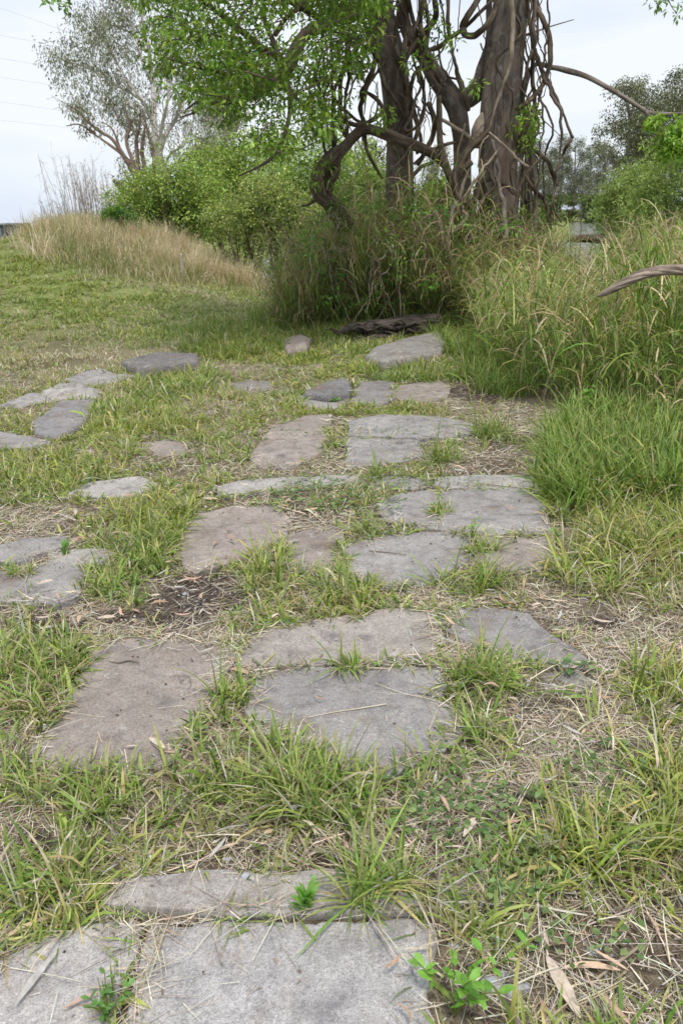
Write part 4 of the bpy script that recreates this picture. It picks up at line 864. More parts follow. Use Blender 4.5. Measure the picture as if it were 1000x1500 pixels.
VINES = [
 ([(484,40),(486,80),(487,140),(488,190),(490,228,.1)], [4,4,5,6,6], 'slender vine dropping straight onto the bent trunk, left of the loop'),
 ([(512,40),(509,66),(507,86),(500,112),(498,144),(498,176),(504,192),(512,206)], [5,6,8,8,7,7,5,5], 'thick brown vine hanging left of the open loop'),
 ([(512,60),(510,96),(510,120),(504,148),(508,180),(509,204)], [4,5,5,5,5,4], 'dark vine twined beside the thick brown vine'),
 ([(530,20),(540,56),(549,80),(546,100),(536,122),(530,140),(528,160),(533,180),(535,200),(537,220),(547,240),(560,262)], [5,6,8,8,9,8,7,6,6,5,5,4], 'kinked vine crossing in front of the open loop down to the undergrowth'),
 ([(536,134),(545,140),(553,147),(560,160),(552,171),(530,182),(514,183),(500,176),(486,170),(470,167)], [4,6,6,6,6,7,7,7,6,5], 'vine making the open loop left of the leaning trunk'),
 ([(520,40),(520,66),(520,84),(528,106),(534,120)], [3,4,4,4,4], 'short thin vine above the open loop'),
 ([(552,60),(553,84),(556,100),(561,118),(576,140),(592,166),(600,190)], [3,4,5,6,6,6,5], 'vine crossing diagonally over the leaning left trunk'),
 ([(594,-20),(594,25),(596,50),(591,85),(592,110),(596,150),(595,180),(599,204)], [7,7,8,8,8,9,8,7], 'straight dark vine right beside the leaning left trunk'),
 ([(597,-10),(602,20),(610,50),(614,80),(616,98),(606,112),(600,136),(606,165),(612,190),(604,212)], [6,7,7,6,6,6,7,8,8,6], 'twisted vine between the left trunk and the middle trunk'),
 ([(634,-20),(638,12),(637,30),(626,44),(616,56),(602,72),(592,90)], [8,9,9,10,9,8,7], 'thick vine sweeping down left from above the middle trunk'),
 ([(625,-15),(617,12),(614,30),(616,46),(620,62),(626,78),(634,100),(642,115),(650,124)], [6,7,7,8,9,9,8,8,6], 'thick vine curving down onto the middle trunk'),
 ([(622,0),(626,30),(624,60),(618,90),(612,120)], [6,6,6,5,4], 'dark vine strand left of the hanging knot'),
 ([(656,-20),(656,31),(661,68),(666,90),(671,109),(678,135),(686,161)], [6,6,5,5,7,9,5], 'long grey vine hanging free and ending on the middle trunk'),
 ([(674,-10),(669,47),(662,88),(656,117)], [1.6,1.6,1.6,1.6], 'very thin string-like vine beside the free hanging grey vine'),
 ([(706,-15),(696,6),(686,22),(679,39),(683,51),(695,51),(708,41),(720,24),(728,2)], [9,9,10,10,10,10,9,9,8], 'big U-shaped vine loop left of the main trunk top'),
 ([(724,-4),(699,21),(678,39),(652,62),(634,70),(612,74)], [5,6,6,7,7,6], 'vine running down left behind the U-shaped loop'),
 ([(698,0),(707,42),(712,68)], [1.6,1.6,1.6], 'thin string vine inside the U-shaped loop'),
 ([(746,-15,-.5),(750,31,-.5),(748,78,-.5),(741,109,-.5),(730,140,-.5),(720,177,-.5),(714,194,-.5)], [8,8,7,5,4.5,4,4], 'pale vine running down the face of the main trunk'),
 ([(775,-20),(781,2),(794,23),(804,52),(806,86),(798,118),(783,140),(768,153),(755,160)], [8,8,8,8,8,8,7,7,6], 'largest arching vine loop right of the main trunk'),
 ([(770,-20),(774,20),(779,52),(780,104),(782,146),(777,168),(765,195),(757,226)], [6,6,7,6,6,8,9,8], 'straight thick vine just right of the main trunk'),
 ([(787,-20),(787,47),(779,78),(769,112),(765,146),(768,178)], [4,4,4.5,4,4,4], 'dark vine inside the largest right loop'),
 ([(777,75),(803,114),(818,148),(829,177),(838,201)], [3,4,4,4,5], 'thin vine slanting out to the right above the knee'),
 ([(838,199),(831,212),(824,227),(817,244),(812,262),(812,304),(822,326)], [5,4.5,4,4,4,3.5,2], 'vine falling from the right hand knee to the grass'),
 ([(780,125),(790,142),(800,161),(808,190),(802,217),(796,236),(797,284),(800,312)], [3,3.5,3.5,3.5,3.5,3,3,3], 'thin bowed vine between the trunk and the right knee'),
 ([(762,190),(770,206),(783,217),(798,232),(810,256),(817,272)], [6,6,6,6,6,5], 'dark branch-like vine reaching the right hand vines'),
 ([(812,268),(806,300),(805,326)], [3,3,2.5], 'short thin vine below the right fork'),
 ([(768,255),(776,270),(788,282),(799,296),(804,325)], [5,6,7,6,5], 'brown vine leaning up left near the river view'),
 ([(642,140,-.2),(643,186,-.25),(649,234,-.3),(660,268,-.35),(668,292,-.3)], [8,9,11,12,10], 'thick pale vine leaning on the base left of the main trunk'),
 ([(626,150),(637,176),(633,198),(622,222),(612,240)], [7,8,8,8,7], 'curved vine left of the thick pale one'),
 ([(645,174,-.2),(656,180,-.2),(668,187,-.3),(680,195,-.3),(694,205,-.4)], [5,5.5,6,6,5], 'vine bridging from the pale vine to the main trunk'),
 ([(716,190,-.6),(706,200,-.6),(695,209,-.6),(684,222,-.6),(674,244,-.6),(662,262,-.6)], [8,11,11,10,10,9], 'gnarled dark root hugging the left side of the main trunk'),
 ([(690,236,-.7),(676,250,-.7),(668,268,-.7),(660,292,-.7),(658,318,-.7)], [9,8,8,8,6], 'gnarled root falling into the undergrowth left of the main trunk'),
 ([(716,193,-.8),(745,220,-.9),(774,245,-.9)], [3.5,4,4], 'pale straight stick crossing the main trunk down to the right'),
 ([(731,216,-.8),(704,251,-.9),(678,290,-1)], [3,3.5,3.5], 'pale straight stick crossing the main trunk down to the left'),
 ([(715,198,-.7),(706,212,-.8),(700,244,-.8)], [2.5,2.5,2], 'short pale dead stick on the main trunk'),
 ([(790,232,-.5),(769,256,-.6),(756,284,-.6),(752,328,-.6),(758,362,-.6)], [3,4,4.5,5,5], 'bare vine in front of the right side of the main trunk'),
 ([(660,342,-1),(673,330,-1),(683,317,-1),(678,308,-1)], [5,6,6,4], 'short pale curled root end left of the trunk foot'),
 ([(622,288,-.8),(634,306,-.8),(643,326,-.9),(651,361,-1),(663,390,-1)], [5,6,6,5,4], 'pale vine running down into the undergrowth centre'),
 ([(614,335,-.9),(616,322,-.9),(627,314,-.9),(642,319,-.9),(646,339,-.9),(652,363,-.9)], [2.5,3.5,3.5,3.5,3,3], 'small arching pale vine in the undergrowth'),
 ([(634,308,-.4),(650,288,-.4),(664,266,-.4),(672,246,-.4)], [8,9,9,8], 'thick slanting root above the undergrowth'),
 ([(676,290,-.8),(688,304,-.8),(698,318,-.8)], [9,10,7], 'stub of thick root at the foot of the main trunk'),
 ([(488,140,-.1),(487,190),(489,230,.1)], [6,7,6], 'dark vine joining the bent trunk from above'),
 ([(592,185,-.1),(594,216,-.1),(598,258,-.1)], [7,8,6], 'upright woody stub before the leaning left trunk'),
 ([(700,268,-.7),(720,262,-.7),(740,270,-.7),(752,285,-.7)], [6,7,6,3], 'root looping over the foot of the main trunk'),
 ([(468,20,-.6),(473,80,-.5),(474,130,-.4),(478,170,-.3),(482,215,-.1)], [3,3.5,4,4,4], 'leftmost vine hanging at the edge of the leafy crown'),
 ([(458,90,-.6),(466,125,-.5),(472,160,-.4),(470,190,-.3),(476,225,-.1)], [4,5,5,5,4], 'wavy vine left of the bent trunk top'),
 ([(494,60,.2),(492,100,.2),(478,128,.2),(468,160,.2)], [4,4,4,4], 'vine slanting down left through the hanging leaves'),
 ([(610,225,.1),(616,205,.1),(612,185,.1),(620,150,.2),(618,120,.2),(612,96,.2)], [5,6,5,5,5,4], 'dark vine climbing behind the twisted vine'),
 ([(606,240,-.1),(622,226,-.1),(640,214,-.1),(660,210,0),(676,206,.1)], [4,5,5,5,4], 'dark cross vine low between the two trunks'),
 ([(596,270,-.2),(606,255,-.2),(618,243,-.2),(634,238,-.1)], [6,7,6,5], 'crooked vine at the foot between the two trunks'),
 ([(640,60,.3),(648,100,.3),(660,112,.3),(676,118,.3)], [3,3.5,3.5,3], 'thin bowed vine above the fork of the middle trunk')]
for pts, w, lab in VINES:
    pale = 'pale' in lab or 'grey' in lab; gn = 'gnarled' in lab or 'root' in lab
    P = px_line([(p[0], p[1], (p[2] if len(p) > 2 else random.uniform(-.25, .15)) - .1) for p in pts])
    tube_thing('hanging_vine', P, np.array(w) / 2 * PXM * (.84), M_DEAD if ('pale' in lab and 'thick' not in lab) else (M_GNARL if gn else M_VINE), lab, 'vine', 'vines hanging from the old tree', sides=9, rough=.34, fs=5, wob=.03, step=.05)
# the finer tangle of strands between and around the trunks
for k in range(44):
    if k < 24: x0 = random.uniform(455, 645); y0 = random.uniform(-70, -20); y1 = random.uniform(165, 250)
    elif k < 37: x0 = random.uniform(755, 800); y0 = random.uniform(-70, -20); y1 = random.uniform(200, 330)
    else: x0 = random.uniform(708, 735); y0 = random.uniform(60, 170); y1 = random.uniform(230, 320)
    n_ = random.randint(5, 8); o0 = random.uniform(-.6, .5); pts = [(x0 + random.uniform(-13, 13) * (1 + .3 * j), y0 + (y1 - y0) * j / (n_ - 1), o0 + random.uniform(-.1, .1)) for j in range(n_)]
    if k % 4 == 0: pts.append((pts[-1][0] + random.choice([-22, 22]), y1 - random.uniform(10, 30), o0)); pts.append((pts[-1][0] + random.uniform(-8, 8), y1 - 60, o0))
    w0 = random.choice([1.2, 1.6, 2.2, 2.8, 3.6]); w = [w0 * random.uniform(.7, 1.25) for _ in pts]; w[-1] = w0 * .4
    tube_thing('vine_strand', px_line(pts), np.array(w) / 2 * PXM, M_VINE if k % 3 else M_BARKR, 'thin dark vine strand in the tangle round the trunks', 'vine', 'thin vine strands round the trunks', sides=6, rough=.3, fs=7, wob=.06, step=.06)
for k in range(11):
    x0 = random.uniform(662, 735); x1 = x0 + random.uniform(-38, 30); y0 = random.uniform(180, 260); y1 = random.uniform(300, 365); o0 = random.uniform(-.85, -.5)
    pts = [(x0, y0, o0), (x0 * .6 + x1 * .4 + random.uniform(-14, 14), y0 * .6 + y1 * .4, o0 - .1), (x0 * .25 + x1 * .75 + random.uniform(-14, 14), y0 * .25 + y1 * .75, o0 - .15), (x1, y1, o0 - .2)]
    w0 = random.uniform(2.2, 6); tube_thing('clinging_root', px_line(pts), np.array([.5, 1, 1.1, .8]) * w0 / 2 * PXM, M_GNARL if k % 3 else M_BARK, 'dark gnarled root clinging round the foot of the main trunk', 'root', 'roots at the foot of the main trunk', sides=10, rough=.6, fs=7, wob=.06, step=.05)
# the old bent liana stem on the left
bl = thing('bent_woody_stem', 'gnarled bent woody stem rising left of the trees, then arching right', 'woody vine', px_line([(500, 322)])[0])
T = Tubes(); T.add(px_line([(508,335,-.5),(497,313,-.5),(484,297,-.5),(467,281,-.5),(468,262,-.5),(478,244,-.5),(490,228,-.45),(500,218,-.4)]), np.array([26,24,24,23,22,24,20,12]) / 2 * PXM, sides=18, rough=.3, fs=3.5, step=.04); T.make('trunk', M_GNARL, bl)
T = Tubes(); T.add(px_line([(488,232,-.45),(502,219,-.4),(514,203,-.35),(527,192,-.3),(541,189,-.3),(560,194,-.3),(583,203,-.3),(612,214,-.3),(638,227,-.3),(655,246,-.3)]), np.array([12,14,14,14,13,14,14,13,12,9]) / 2 * PXM, sides=14, rough=.25, fs=5, step=.04); T.make('arching_stem', M_GNARL, bl)
T = Tubes(); T.add(px_line([(495,236,-.6),(492,252,-.65),(486,268,-.65),(482,290,-.6)]), np.array([8,9,7,6]) / 2 * PXM, sides=9, rough=.3, fs=6, step=.04); T.make('side_strand', M_GNARL, bl)
T = Tubes(); T.add(px_line([(468,286,-.5),(460,294,-.6),(450,300,-.7),(442,301,-.8)]), np.array([5,4,3,2]) / 2 * PXM, sides=6); T.make('twig', M_GNARL, bl)

# bare sticks and leafy sprigs standing in the undergrowth
for i in range(46):
    x0 = random.uniform(440, 790); y0 = random.uniform(320, 440); ln = random.uniform(40, 120); a = random.uniform(-.9, .9)
    y0 = max(y0, np.interp(x0, [440, 480, 700, 790], [390, 350, 380, 350])); cvx = random.uniform(-20, 20); o_ = random.uniform(-1.5, -.7)
    P = px_line([(x0, y0 + 40, o_), (x0 + a * ln * .5 + cvx, y0 - ln * .35, o_ - .1), (x0 + a * ln, y0 - ln * .75 + abs(cvx), o_ - .2)])
    tube_thing('bare_twig', P, [.010, .008, .004], M_DEAD if i % 2 else M_STICK, 'thin bare stem poking out of the dark undergrowth', 'stem', 'bare stems in the undergrowth', sides=5, wob=.05)
sg = Bag(); cx = U(430, 790, 150); cy = np.array([random.uniform(np.interp(a, [440, 500, 700, 790], [350, 285, 305, 325]), 450) for a in cx])
sg.add(*clump_leaves(dp(cx, cy, U(11.4, 12.8, 150)), .2 * U(.4, 1.2, 150), 14, .075, .03, [(.10, .26, .04), (.16, .36, .06), (.24, .44, .08)], -.1))
kind(sg.make('creeper_leaves', M_LEAF, base=(0, 0, 0)), 'stuff')
# log at the foot of the tree
g0 = px_line([(500,492,-1.55),(520,488,-1.5),(560,484,-1.45),(600,478,-1.45),(645,476,-1.4)]); 
for q in g0: q[2] = max(q[2], float(ground(q[0], q[1])) + .06)
lg = thing('fallen_log', 'dark split log lying behind the tilted slab under the undergrowth', 'log', g0[0])
T = Tubes(); T.add(g0, [.07, .12, .14, .15, .13], sides=20, rough=.5, fs=2.2, step=.04); T.make('log_body', M_LOG, lg)
T = Tubes()
for k in range(9): T.add(g0 * [1, 1, 1] + [random.uniform(-.3, .2), random.uniform(-.28, -.08), random.uniform(-.10, .10)] + rng.normal(0, .012, g0.shape), np.array([.012, .03, .022, .034, .01]) * random.uniform(.6, 1.2), sides=7, rough=.6, fs=5, step=.05, wob=.14)
T.make('split_bark', M_LOG, lg)
# curved bare branch at the right
c0 = thing('curved_branch', 'smooth grey-brown curved branch reaching in from the right over the tall grass', 'branch', dp(880, 432, 6.3)[0])
bp = dp([874,890,910,935,960,985,1020,1080], [433,427,416,404,397,395,398,420], np.array([6.35,6.3,6.25,6.2,6.2,6.2,6.2,6.3])); bp = np.vstack([bp, [4.6, 6.5, .9], [5.3, 6.8, -.1]])
T = Tubes()
for k in range(6):
    sth = np.arange(len(bp)) * .9 + k * 1.05; rr_ = np.array([3,9,11,12,12,12,13,14,16,18]) / 2 * 6.3 / 1167 * .62
    T.add(bp + np.stack([0 * sth, np.cos(sth) * rr_, np.sin(sth) * rr_], 1), rr_ * 1.0, sides=12, rough=.22, fs=7, step=.03)
T.make('bough', bark('grey_branch_bark', (.10, .08, .065), (.56, .46, .37), 46, .045, 1.0, .03), c0)
for (px, py, w, D, lab) in ((862, 350, 30, 15.3, 'dark broken log end seen over the grass at the water side'), (985, 352, 30, 13.4, 'dark dead log mostly hidden by grass at the right edge')):
    P = dp([px - w, px - w * .4, px + w * .3, px + w], [py + 1, py - 1, py, py + 2], D); tube_thing('dead_log', P, [.06, .075, .08, .06], M_GNARL, lab, 'log', sides=12, rough=.35, fs=4)

# ================================================================== BACKGROUND: GUMS, SHRUBS, FAR BANK
GD = 45.0
def gum_line(pts, D=GD): return dp([p[0] for p in pts], [p[1] for p in pts], np.array([D + (p[2] if len(p) > 2 else 0.) for p in pts]))
GM = GD / 1167
def twiggy(T, C, rr, D, n, spread=.9, w=.35, lv=2, out=None):
    """small side branches off a limb; returns their tips"""
    tips = []
    for _ in range(n):
        i = random.randrange(len(C) // 4, len(C)); p = C[i]; d = (C[min(i + 1, len(C) - 1)] - C[i - 1]); d /= np.linalg.norm(d) + 1e-9
        v = d + rng.normal(0, .55, 3) + [0, 0, .15]; v /= np.linalg.norm(v); ln = random.uniform(.5, 1.3) * spread; r = max(rr[i] * w, .012 if D > 35 else .004)
        q = [p, p + v * ln * .5 + rng.normal(0, .08 * ln, 3), p + v * ln + rng.normal(0, .12 * ln, 3) + [0, 0, -.05 * ln]]
        c2, r2 = T.add(q, [r, r * .7, r * .35], sides=5, cap=False, step=.3); tips.append(c2[-1]); tips.append(c2[len(c2) // 2])
        if lv > 1: tips += twiggy(T, c2, r2, D, 2, spread * .55, .7, lv - 1)
    return tips
g = dp(238, 262, GD)[0]; gz = float(height(g[0], g[1]))
gum = thing('white_gum_tree', 'tall sparse gum tree with a smooth white trunk behind the shrubs', 'tree', (g[0], g[1], gz))
T = Tubes(); T.add(gum_line([(242,300),(237,255),(232,229),(227,203),(226,182),(225,156),(224,125),(219,78),(213,52),(205,10)]), np.array([15,14,12,9,7.5,6.5,5,4,3,2]) * GM / 2 * 1.1, sides=12, rough=.12, fs=.5); 
P0 = gum_line([(240,300)])[0]; T.add([[P0[0], P0[1], gz - .3], P0], [.38, .3], sides=12); T.make('trunk', M_PALE, gum)
T = Tubes(); tips = []
for pts, w in [([(233,226),(242,198),(258,172),(268,140),(276,110),(282,70)], [8,6.5,5,3.5,2.5,1]), ([(241,252),(258,239),(278,226),(299,213),(318,205)], [5.5,5,4,3,1.5]),
  ([(226,182),(213,156),(200,135),(185,114),(164,78),(148,50)], [5,4,3.5,3,2,1]), ([(219,172),(206,146),(172,125),(138,104),(107,91),(80,84)], [3.5,3,2.5,2,1.5,.8]),
  ([(225,156),(236,120),(240,80),(250,40),(250,0)], [4.5,3.5,3,2,1]), ([(224,125),(210,95),(200,60),(190,20),(175,-15)], [3.5,3,2.5,1.8,1]), ([(236,215),(236,190),(245,150),(252,110)], [6,5,3.5,2]),
  ([(226,203),(205,196),(180,180),(165,160)], [3,2.5,2,1]), ([(262,165),(285,160),(305,165),(315,180)], [3,2.5,2,1]), ([(240,250),(250,225),(270,212),(278,190)], [3,3,2,1.5]), ([(219,78),(195,50),(160,35),(140,30)], [3,2.5,2,1])]:
    C_, r_ = T.add(gum_line([(p[0], p[1], random.uniform(-2, 2) * (i / len(pts))) for i, p in enumerate(pts)]), np.array(w) * GM / 2 * 1.05, sides=8, cap=False, rough=.1, fs=1); tips += twiggy(T, C_, r_, GD, 12, 1.3)
T.make('limb', M_PALE, gum)
EL = [(130,75,50,36,15),(110,100,46,30,13),(150,40,48,32,15),(190,40,55,45,18),(172,95,38,28,11),(150,140,40,30,14),(185,152,36,38,15),(228,115,26,36,7),(268,125,28,36,8),(296,178,24,40,12),(106,150,14,12,3),(318,200,20,25,7),(238,20,40,30,10),(92,88,20,14,4),(270,60,40,50,12),(120,165,20,12,2),(290,225,24,10,3),(170,10,60,25,11),(250,200,22,25,2)]
cs = []
for cx, cy, rx, ry, k in EL:
    k *= 3; r = np.sqrt(U(0, 1, k)); a = U(0, 6.28, k); cs.append(dp(cx + rx * r * np.cos(a), cy + ry * r * np.sin(a), GD + rng.normal(0, 1.5, k)))
cs = np.vstack(cs + [np.array(tips)[rng.choice(len(tips), 260)]])
GL = [(.17, .19, .12), (.22, .24, .15), (.29, .30, .19), (.35, .32, .23)]  # natural grey-green, lightened so haze is put into the leaf colour
B_ = Bag(); B_.add(*clump_leaves(cs, .5 * U(.5, 1.2, len(cs)), 15, .21, .05, GL, -1.1, None, .15, 1.0)); B_.make('crown', M_GUM, gum)
g = dp(200, 270, GD - 3)[0]; gz = float(height(g[0], g[1])); D2 = GD - 3
g2 = thing('brown_gum_tree', 'brown multi-stemmed gum with bare limbs leaning left of the white trunk', 'tree', (g[0], g[1], gz))
tips = []; first = True
for pts, w in [([(204,300),(200,262),(182,229),(164,203),(146,192),(128,177),(112,161),(94,150)], [11,9,6,4.5,4,3,2,1]), ([(206,300),(203,250),(200,208),(205,182),(206,160)], [7,6,4.5,3,2]),
  ([(198,275),(195,239),(185,208),(190,182),(180,150)], [5,5,4,3,1.5]), ([(212,300),(213,255),(208,221),(213,182)], [7,6,5,3]), ([(182,229),(172,220),(151,205),(141,198),(117,182),(97,184)], [4,4,3,2.5,2,1]),
  ([(222,300),(225,250),(224,224),(216,192),(210,165)], [6,5,4,3,2]), ([(180,228),(165,190),(150,178)], [3,2.5,1]), ([(200,300),(190,268),(182,252)], [6,3,1.5])]:
    T = Tubes(); P = gum_line(pts, D2); 
    if first: P = np.vstack([[[P[0][0], P[0][1], gz - .2]], P]); w = [12] + w
    C_, r_ = T.add(P, np.array(w) * D2 / 1167 / 2 * 1.05, sides=8, rough=.12, fs=1); tips += twiggy(T, C_, r_, D2, 7 if not first else 12, .8)
    T.make('trunk' if first else 'limb', M_BROWNGUM, g2); first = False
B_ = Bag(); B_.add(*clump_leaves(np.array(tips)[rng.choice(len(tips), 70)], .4, 12, .22, .05, GL, -1., None, .15, 1.)); B_.make('crown', M_GUM, g2)
T = Tubes(); T.add(gum_line([(181,282),(174,271),(166,263)], 30), [.12, .10, .06], sides=8, rough=.2); tag(T.make('broken_stump', M_GNARL), 'dark broken snag leaning left above the small shrub', 'dead wood')

# bare dead bushes on the ridge
for i, (px, pb, pt, wd, D) in enumerate(((110, 318, 232, 34, 31), (140, 312, 238, 26, 32), (88, 322, 285, 26, 30), (162, 312, 252, 20, 31))):
    g = dp(px, pb + 8, D)[0]; root = np.array([g[0], g[1], float(height(g[0], g[1]))]); T = Tubes(); H = (pb - pt) * D / 1167
    for k in range(30):
        a = random.uniform(-1, 1); top = g + [a * wd * D / 1167, random.uniform(-.6, .6), H * random.uniform(.45, 1)]; b0 = root + [a * .35, 0, 0]
        C_, r_ = T.add([b0, b0 * .45 + top * .55 + rng.normal(0, .10, 3), top], [.015, .010, .004], sides=4, cap=False, step=.2); twiggy(T, C_, r_, D, 9, .38, .8, 2)
    tag(T.make('dead_bush', M_DEAD, base=root), ['tallest bare dead bush on the ridge, with a long thin stem', 'bare dead bush between the tallest one and the snag', 'low grey dead bush at the left end of the ridge', 'bare twiggy bush right beside the dark snag'][i], 'bush', 'dead bushes on the ridge')

# green shrubs and small trees behind the dry grass
SH1 = [(.30, .41, .10), (.40, .52, .13), (.53, .62, .18), (.20, .30, .07)]
SH2 = [(.44, .50, .16), (.57, .60, .23), (.34, .42, .13), (.22, .31, .09)]
def shrub(name, label, blobs, D, cols, n, lf=.075, rad=.26, cat='shrub', gnd=None, dens=22, w=.45, skirt=True, stems=26):
    bl = np.array(blobs, float); cxm = bl[:, 0].mean(); g = dp(cxm, (bl[:, 1] + bl[:, 3]).max(), D)[0]; gz = float(height(g[0], g[1])) if gnd is None else gnd
    root = thing(name, label, cat, (g[0], g[1], gz), None); C = []
    for cx, cy, rx, ry in blobs:
        c = dp(cx, cy, D)[0]; s_ = D / 1167; k = max(8, int(n * rx * ry / sum(b[2] * b[3] for b in blobs)))
        v = rng.normal(0, 1, (k, 3)); v /= np.linalg.norm(v, axis=1)[:, None]; rr = U(.55, 1.02, k) ** .8 * (1 + .75 * fbm(v[:, 0] * 2.5 + cx, v[:, 1] * 2.5, v[:, 2] * 2.5, 3))
        v += rng.normal(0, .12, (k, 3)); C.append(c + v * rr[:, None] * [rx * s_, rx * s_ * .8, ry * s_])
    C = np.vstack(C)
    if skirt:
        k = len(C) // 3; i = rng.choice(len(C), k); f = U(0, 1, k)[:, None]; S = C[i].copy(); S[:, 2] = gz + .1 + (S[:, 2] - gz) * U(.05, .6, k); S += rng.normal(0, rad * .6, S.shape) * [1, 1, .3]; C = np.vstack([C, S])
    T = Tubes(); b0 = np.array([g[0], g[1], gz])
    for i in rng.choice(len(C), min(len(C), stems), replace=False): T.add([b0 + rng.normal(0, .12, 3) * [1, 1, 0], b0 * .4 + C[i] * .6 + rng.normal(0, .15, 3) + [0, 0, -.1], C[i]], [.05 * D / 18, .03 * D / 18, .008], sides=5, cap=False, step=.4)
    if stems: T.make('stems', M_BARKR, root)
    B_ = Bag(); B_.add(*clump_leaves(C, rad * U(.35, 1.15, len(C)), dens, lf, lf * w, cols, -.1, None, .18, .6, .30)); B_.make('foliage', M_LEAF, root)
S_ = 1.0
shrub('green_shrub', 'rounded bright green shrub at the left end, below the white gum', [(225,290,55,38),(200,300,35,32),(255,280,45,42),(290,300,40,40)], 25, SH1, 640, .10, .36)
shrub('green_shrub', 'tall green shrub rising in the middle of the row', [(330,262,60,52),(380,245,55,48),(300,250,30,30),(350,300,50,40)], 28, SH1, 760, .11, .42)
shrub('green_shrub', 'yellow-green shrub low in front of the others', [(385,310,45,42),(425,318,45,45),(345,318,40,32),(400,285,35,25),(455,345,40,40)], 21, SH2, 760, .085, .30)
shrub('green_shrub', 'dark green shrub behind the bent woody stem', [(450,245,65,45),(500,260,45,50),(430,285,45,40),(480,300,45,40),(500,330,40,40)], 24, [(.24, .36, .08), (.33, .47, .10), (.45, .57, .15)], 700, .10, .36)
shrub('green_shrub', 'small dense dark green shrub on the ridge before the dead bushes', [(166,318,16,14),(178,322,14,10)], 22, [(.10, .22, .04), (.16, .30, .05)], 90, .09, .2)
shrub('green_shrub', 'narrow green shrub low between the two tree trunks', [(548,290,30,40),(620,305,40,30),(655,300,35,30)], 17, SH1, 260, .10, .26)
shrub('green_shrub', 'green sapling leaves right behind the main trunk', [(775,175,12,18),(770,200,14,14)], 16, SH1, 60, .09, .16)

# river-side greenery on the right bank
def bigbush(name, label, blobs, D, cols, n, lf, rad, **k): shrub(name, label, blobs, D, cols, n, lf, rad, stems=6, **k)
WG = [(.21, .29, .085), (.29, .39, .11), (.40, .49, .16)]
bigbush('riverside_bush', 'large bright green bush overhanging the river at the right edge', [(985,270,60,58),(960,300,50,45),(1040,300,70,90),(1010,240,45,35)], 40, WG, 1100, .17, .5, cat='bush', w=.3)
bigbush('riverside_bush', 'green bush left of and behind the largest riverside one', [(925,288,38,36),(900,305,26,24),(945,275,30,30)], 46, WG, 560, .2, .6, cat='bush', w=.3)
shrub('leafy_branch', 'light green leafy spray hanging into the frame at the upper right edge', [(990,205,30,12),(965,178,14,6),(1000,190,14,10),(985,225,16,8)], 12.3, [(.28, .46, .07), (.38, .54, .11)], 60, .09, .14, cat='branch', skirt=False, stems=0)
# the tree's outermost sprigs reach the two top corners
for pts, tpx, Dq in (([(70,2),(84,3),(93,6),(97,12),(62,-6),(80,-8)], [(420,-130),(250,-110),(120,-40),(84,-5),(97,10)], 10.5), ([(965,8),(980,14),(992,22),(955,2),(998,5),(975,-4),(1005,14)], [(850,-300),(930,-160),(970,-60),(978,-4),(992,22)], 12.5)):
    T = Tubes(); T.add(dp([p[0] for p in tpx], [p[1] for p in tpx], Dq), [.03, .02, .012, .007, .004], sides=6, step=.1); T.make('limb', M_BARKR, tree)
    B_ = Bag(); B_.add(*clump_leaves(np.vstack([dp([p[0] for p in pts], [p[1] for p in pts], Dq), dp(U(tpx[2][0] - 30, tpx[2][0] + 30, 14), U(-110, -30, 14), Dq)]), .08, 9, .085, .036, [(.20, .36, .08), (.28, .44, .12)], -.4)); B_.make('foliage', M_LEAF, tree)

# far gums: each with its own trunk and crown
def far_gum(px, ptop, D, wpx, label, seed, crown_from=.42, cols=GL, dens=1.0, name='far_gum_tree', base_px=None, group='gum trees along the far bank'):
    global rng; keep = rng; rng = np.random.default_rng(seed); random.seed(seed)
    top = dp(px, ptop, D)[0]; gz = float(height(top[0], top[1])); H = top[2] - gz; b0 = np.array([top[0], top[1], gz]); wr = wpx * D / 1167
    root = thing(name, label, 'tree', b0, group); T = Tubes(); r0 = H * .016 + .05
    C_, r_ = T.add([b0 - [0, 0, .3], b0 + [U(-.3, .3), 0, H * .35], b0 + [U(-.6, .6), 0, H * .7], b0 + [U(-.8, .8), 0, H * .93]], [r0, r0 * .85, r0 * .5, r0 * .15], sides=7); cs = []
    for k in range(9):
        f = random.uniform(.32, .85); p = C_[int(f * (len(C_) - 1))]; a = random.uniform(0, 6.28); rr = wr * random.uniform(.4, .95); e = p + [math.cos(a) * rr, math.sin(a) * rr, H * random.uniform(.08, .3)]; e[2] = min(e[2], top[2] - .3)
        c2, _ = T.add([p, p * .5 + e * .5 + [0, 0, -H * .02], e], [r0 * .45, r0 * .3, r0 * .1], sides=5, cap=False, step=1.5); cs.append(e); cs.append(c2[len(c2) * 2 // 3])
    T.make('trunk', M_FARBARK, root)
    n = int(85 * dens); f = U(crown_from, .98, n); a = U(0, 6.28, n); prof = np.sin(np.clip((f - crown_from) / (1 - crown_from), .05, .97) * np.pi) ** .5
    rr = wr * prof * U(.25, 1.05, n); cl = np.stack([b0[0] + rr * np.cos(a), b0[1] + rr * np.sin(a), gz + H * f], 1); k = U(0, 1, n) < np.clip(.9 + 1.8 * fbm(cl[:, 0] / wr * 1.5, cl[:, 1] / wr * 1.5, cl[:, 2] / wr * 1.5, 2), .15, 1)
    cl = np.vstack([cl[k], np.array(cs)]); B_ = Bag(); q = H * .045
    B_.add(*clump_leaves(cl, q * 1.3, 60, q * .42, q * .22, cols, -.7, None, .15, .8, .2)); B_.make('crown', M_GUM, root); rng = keep; random.seed(seed + 99)
FG = [(.14, .16, .10), (.19, .205, .125), (.25, .25, .16), (.11, .125, .08)]  # greyish leaf colours carry the distance haze; no air volume is built
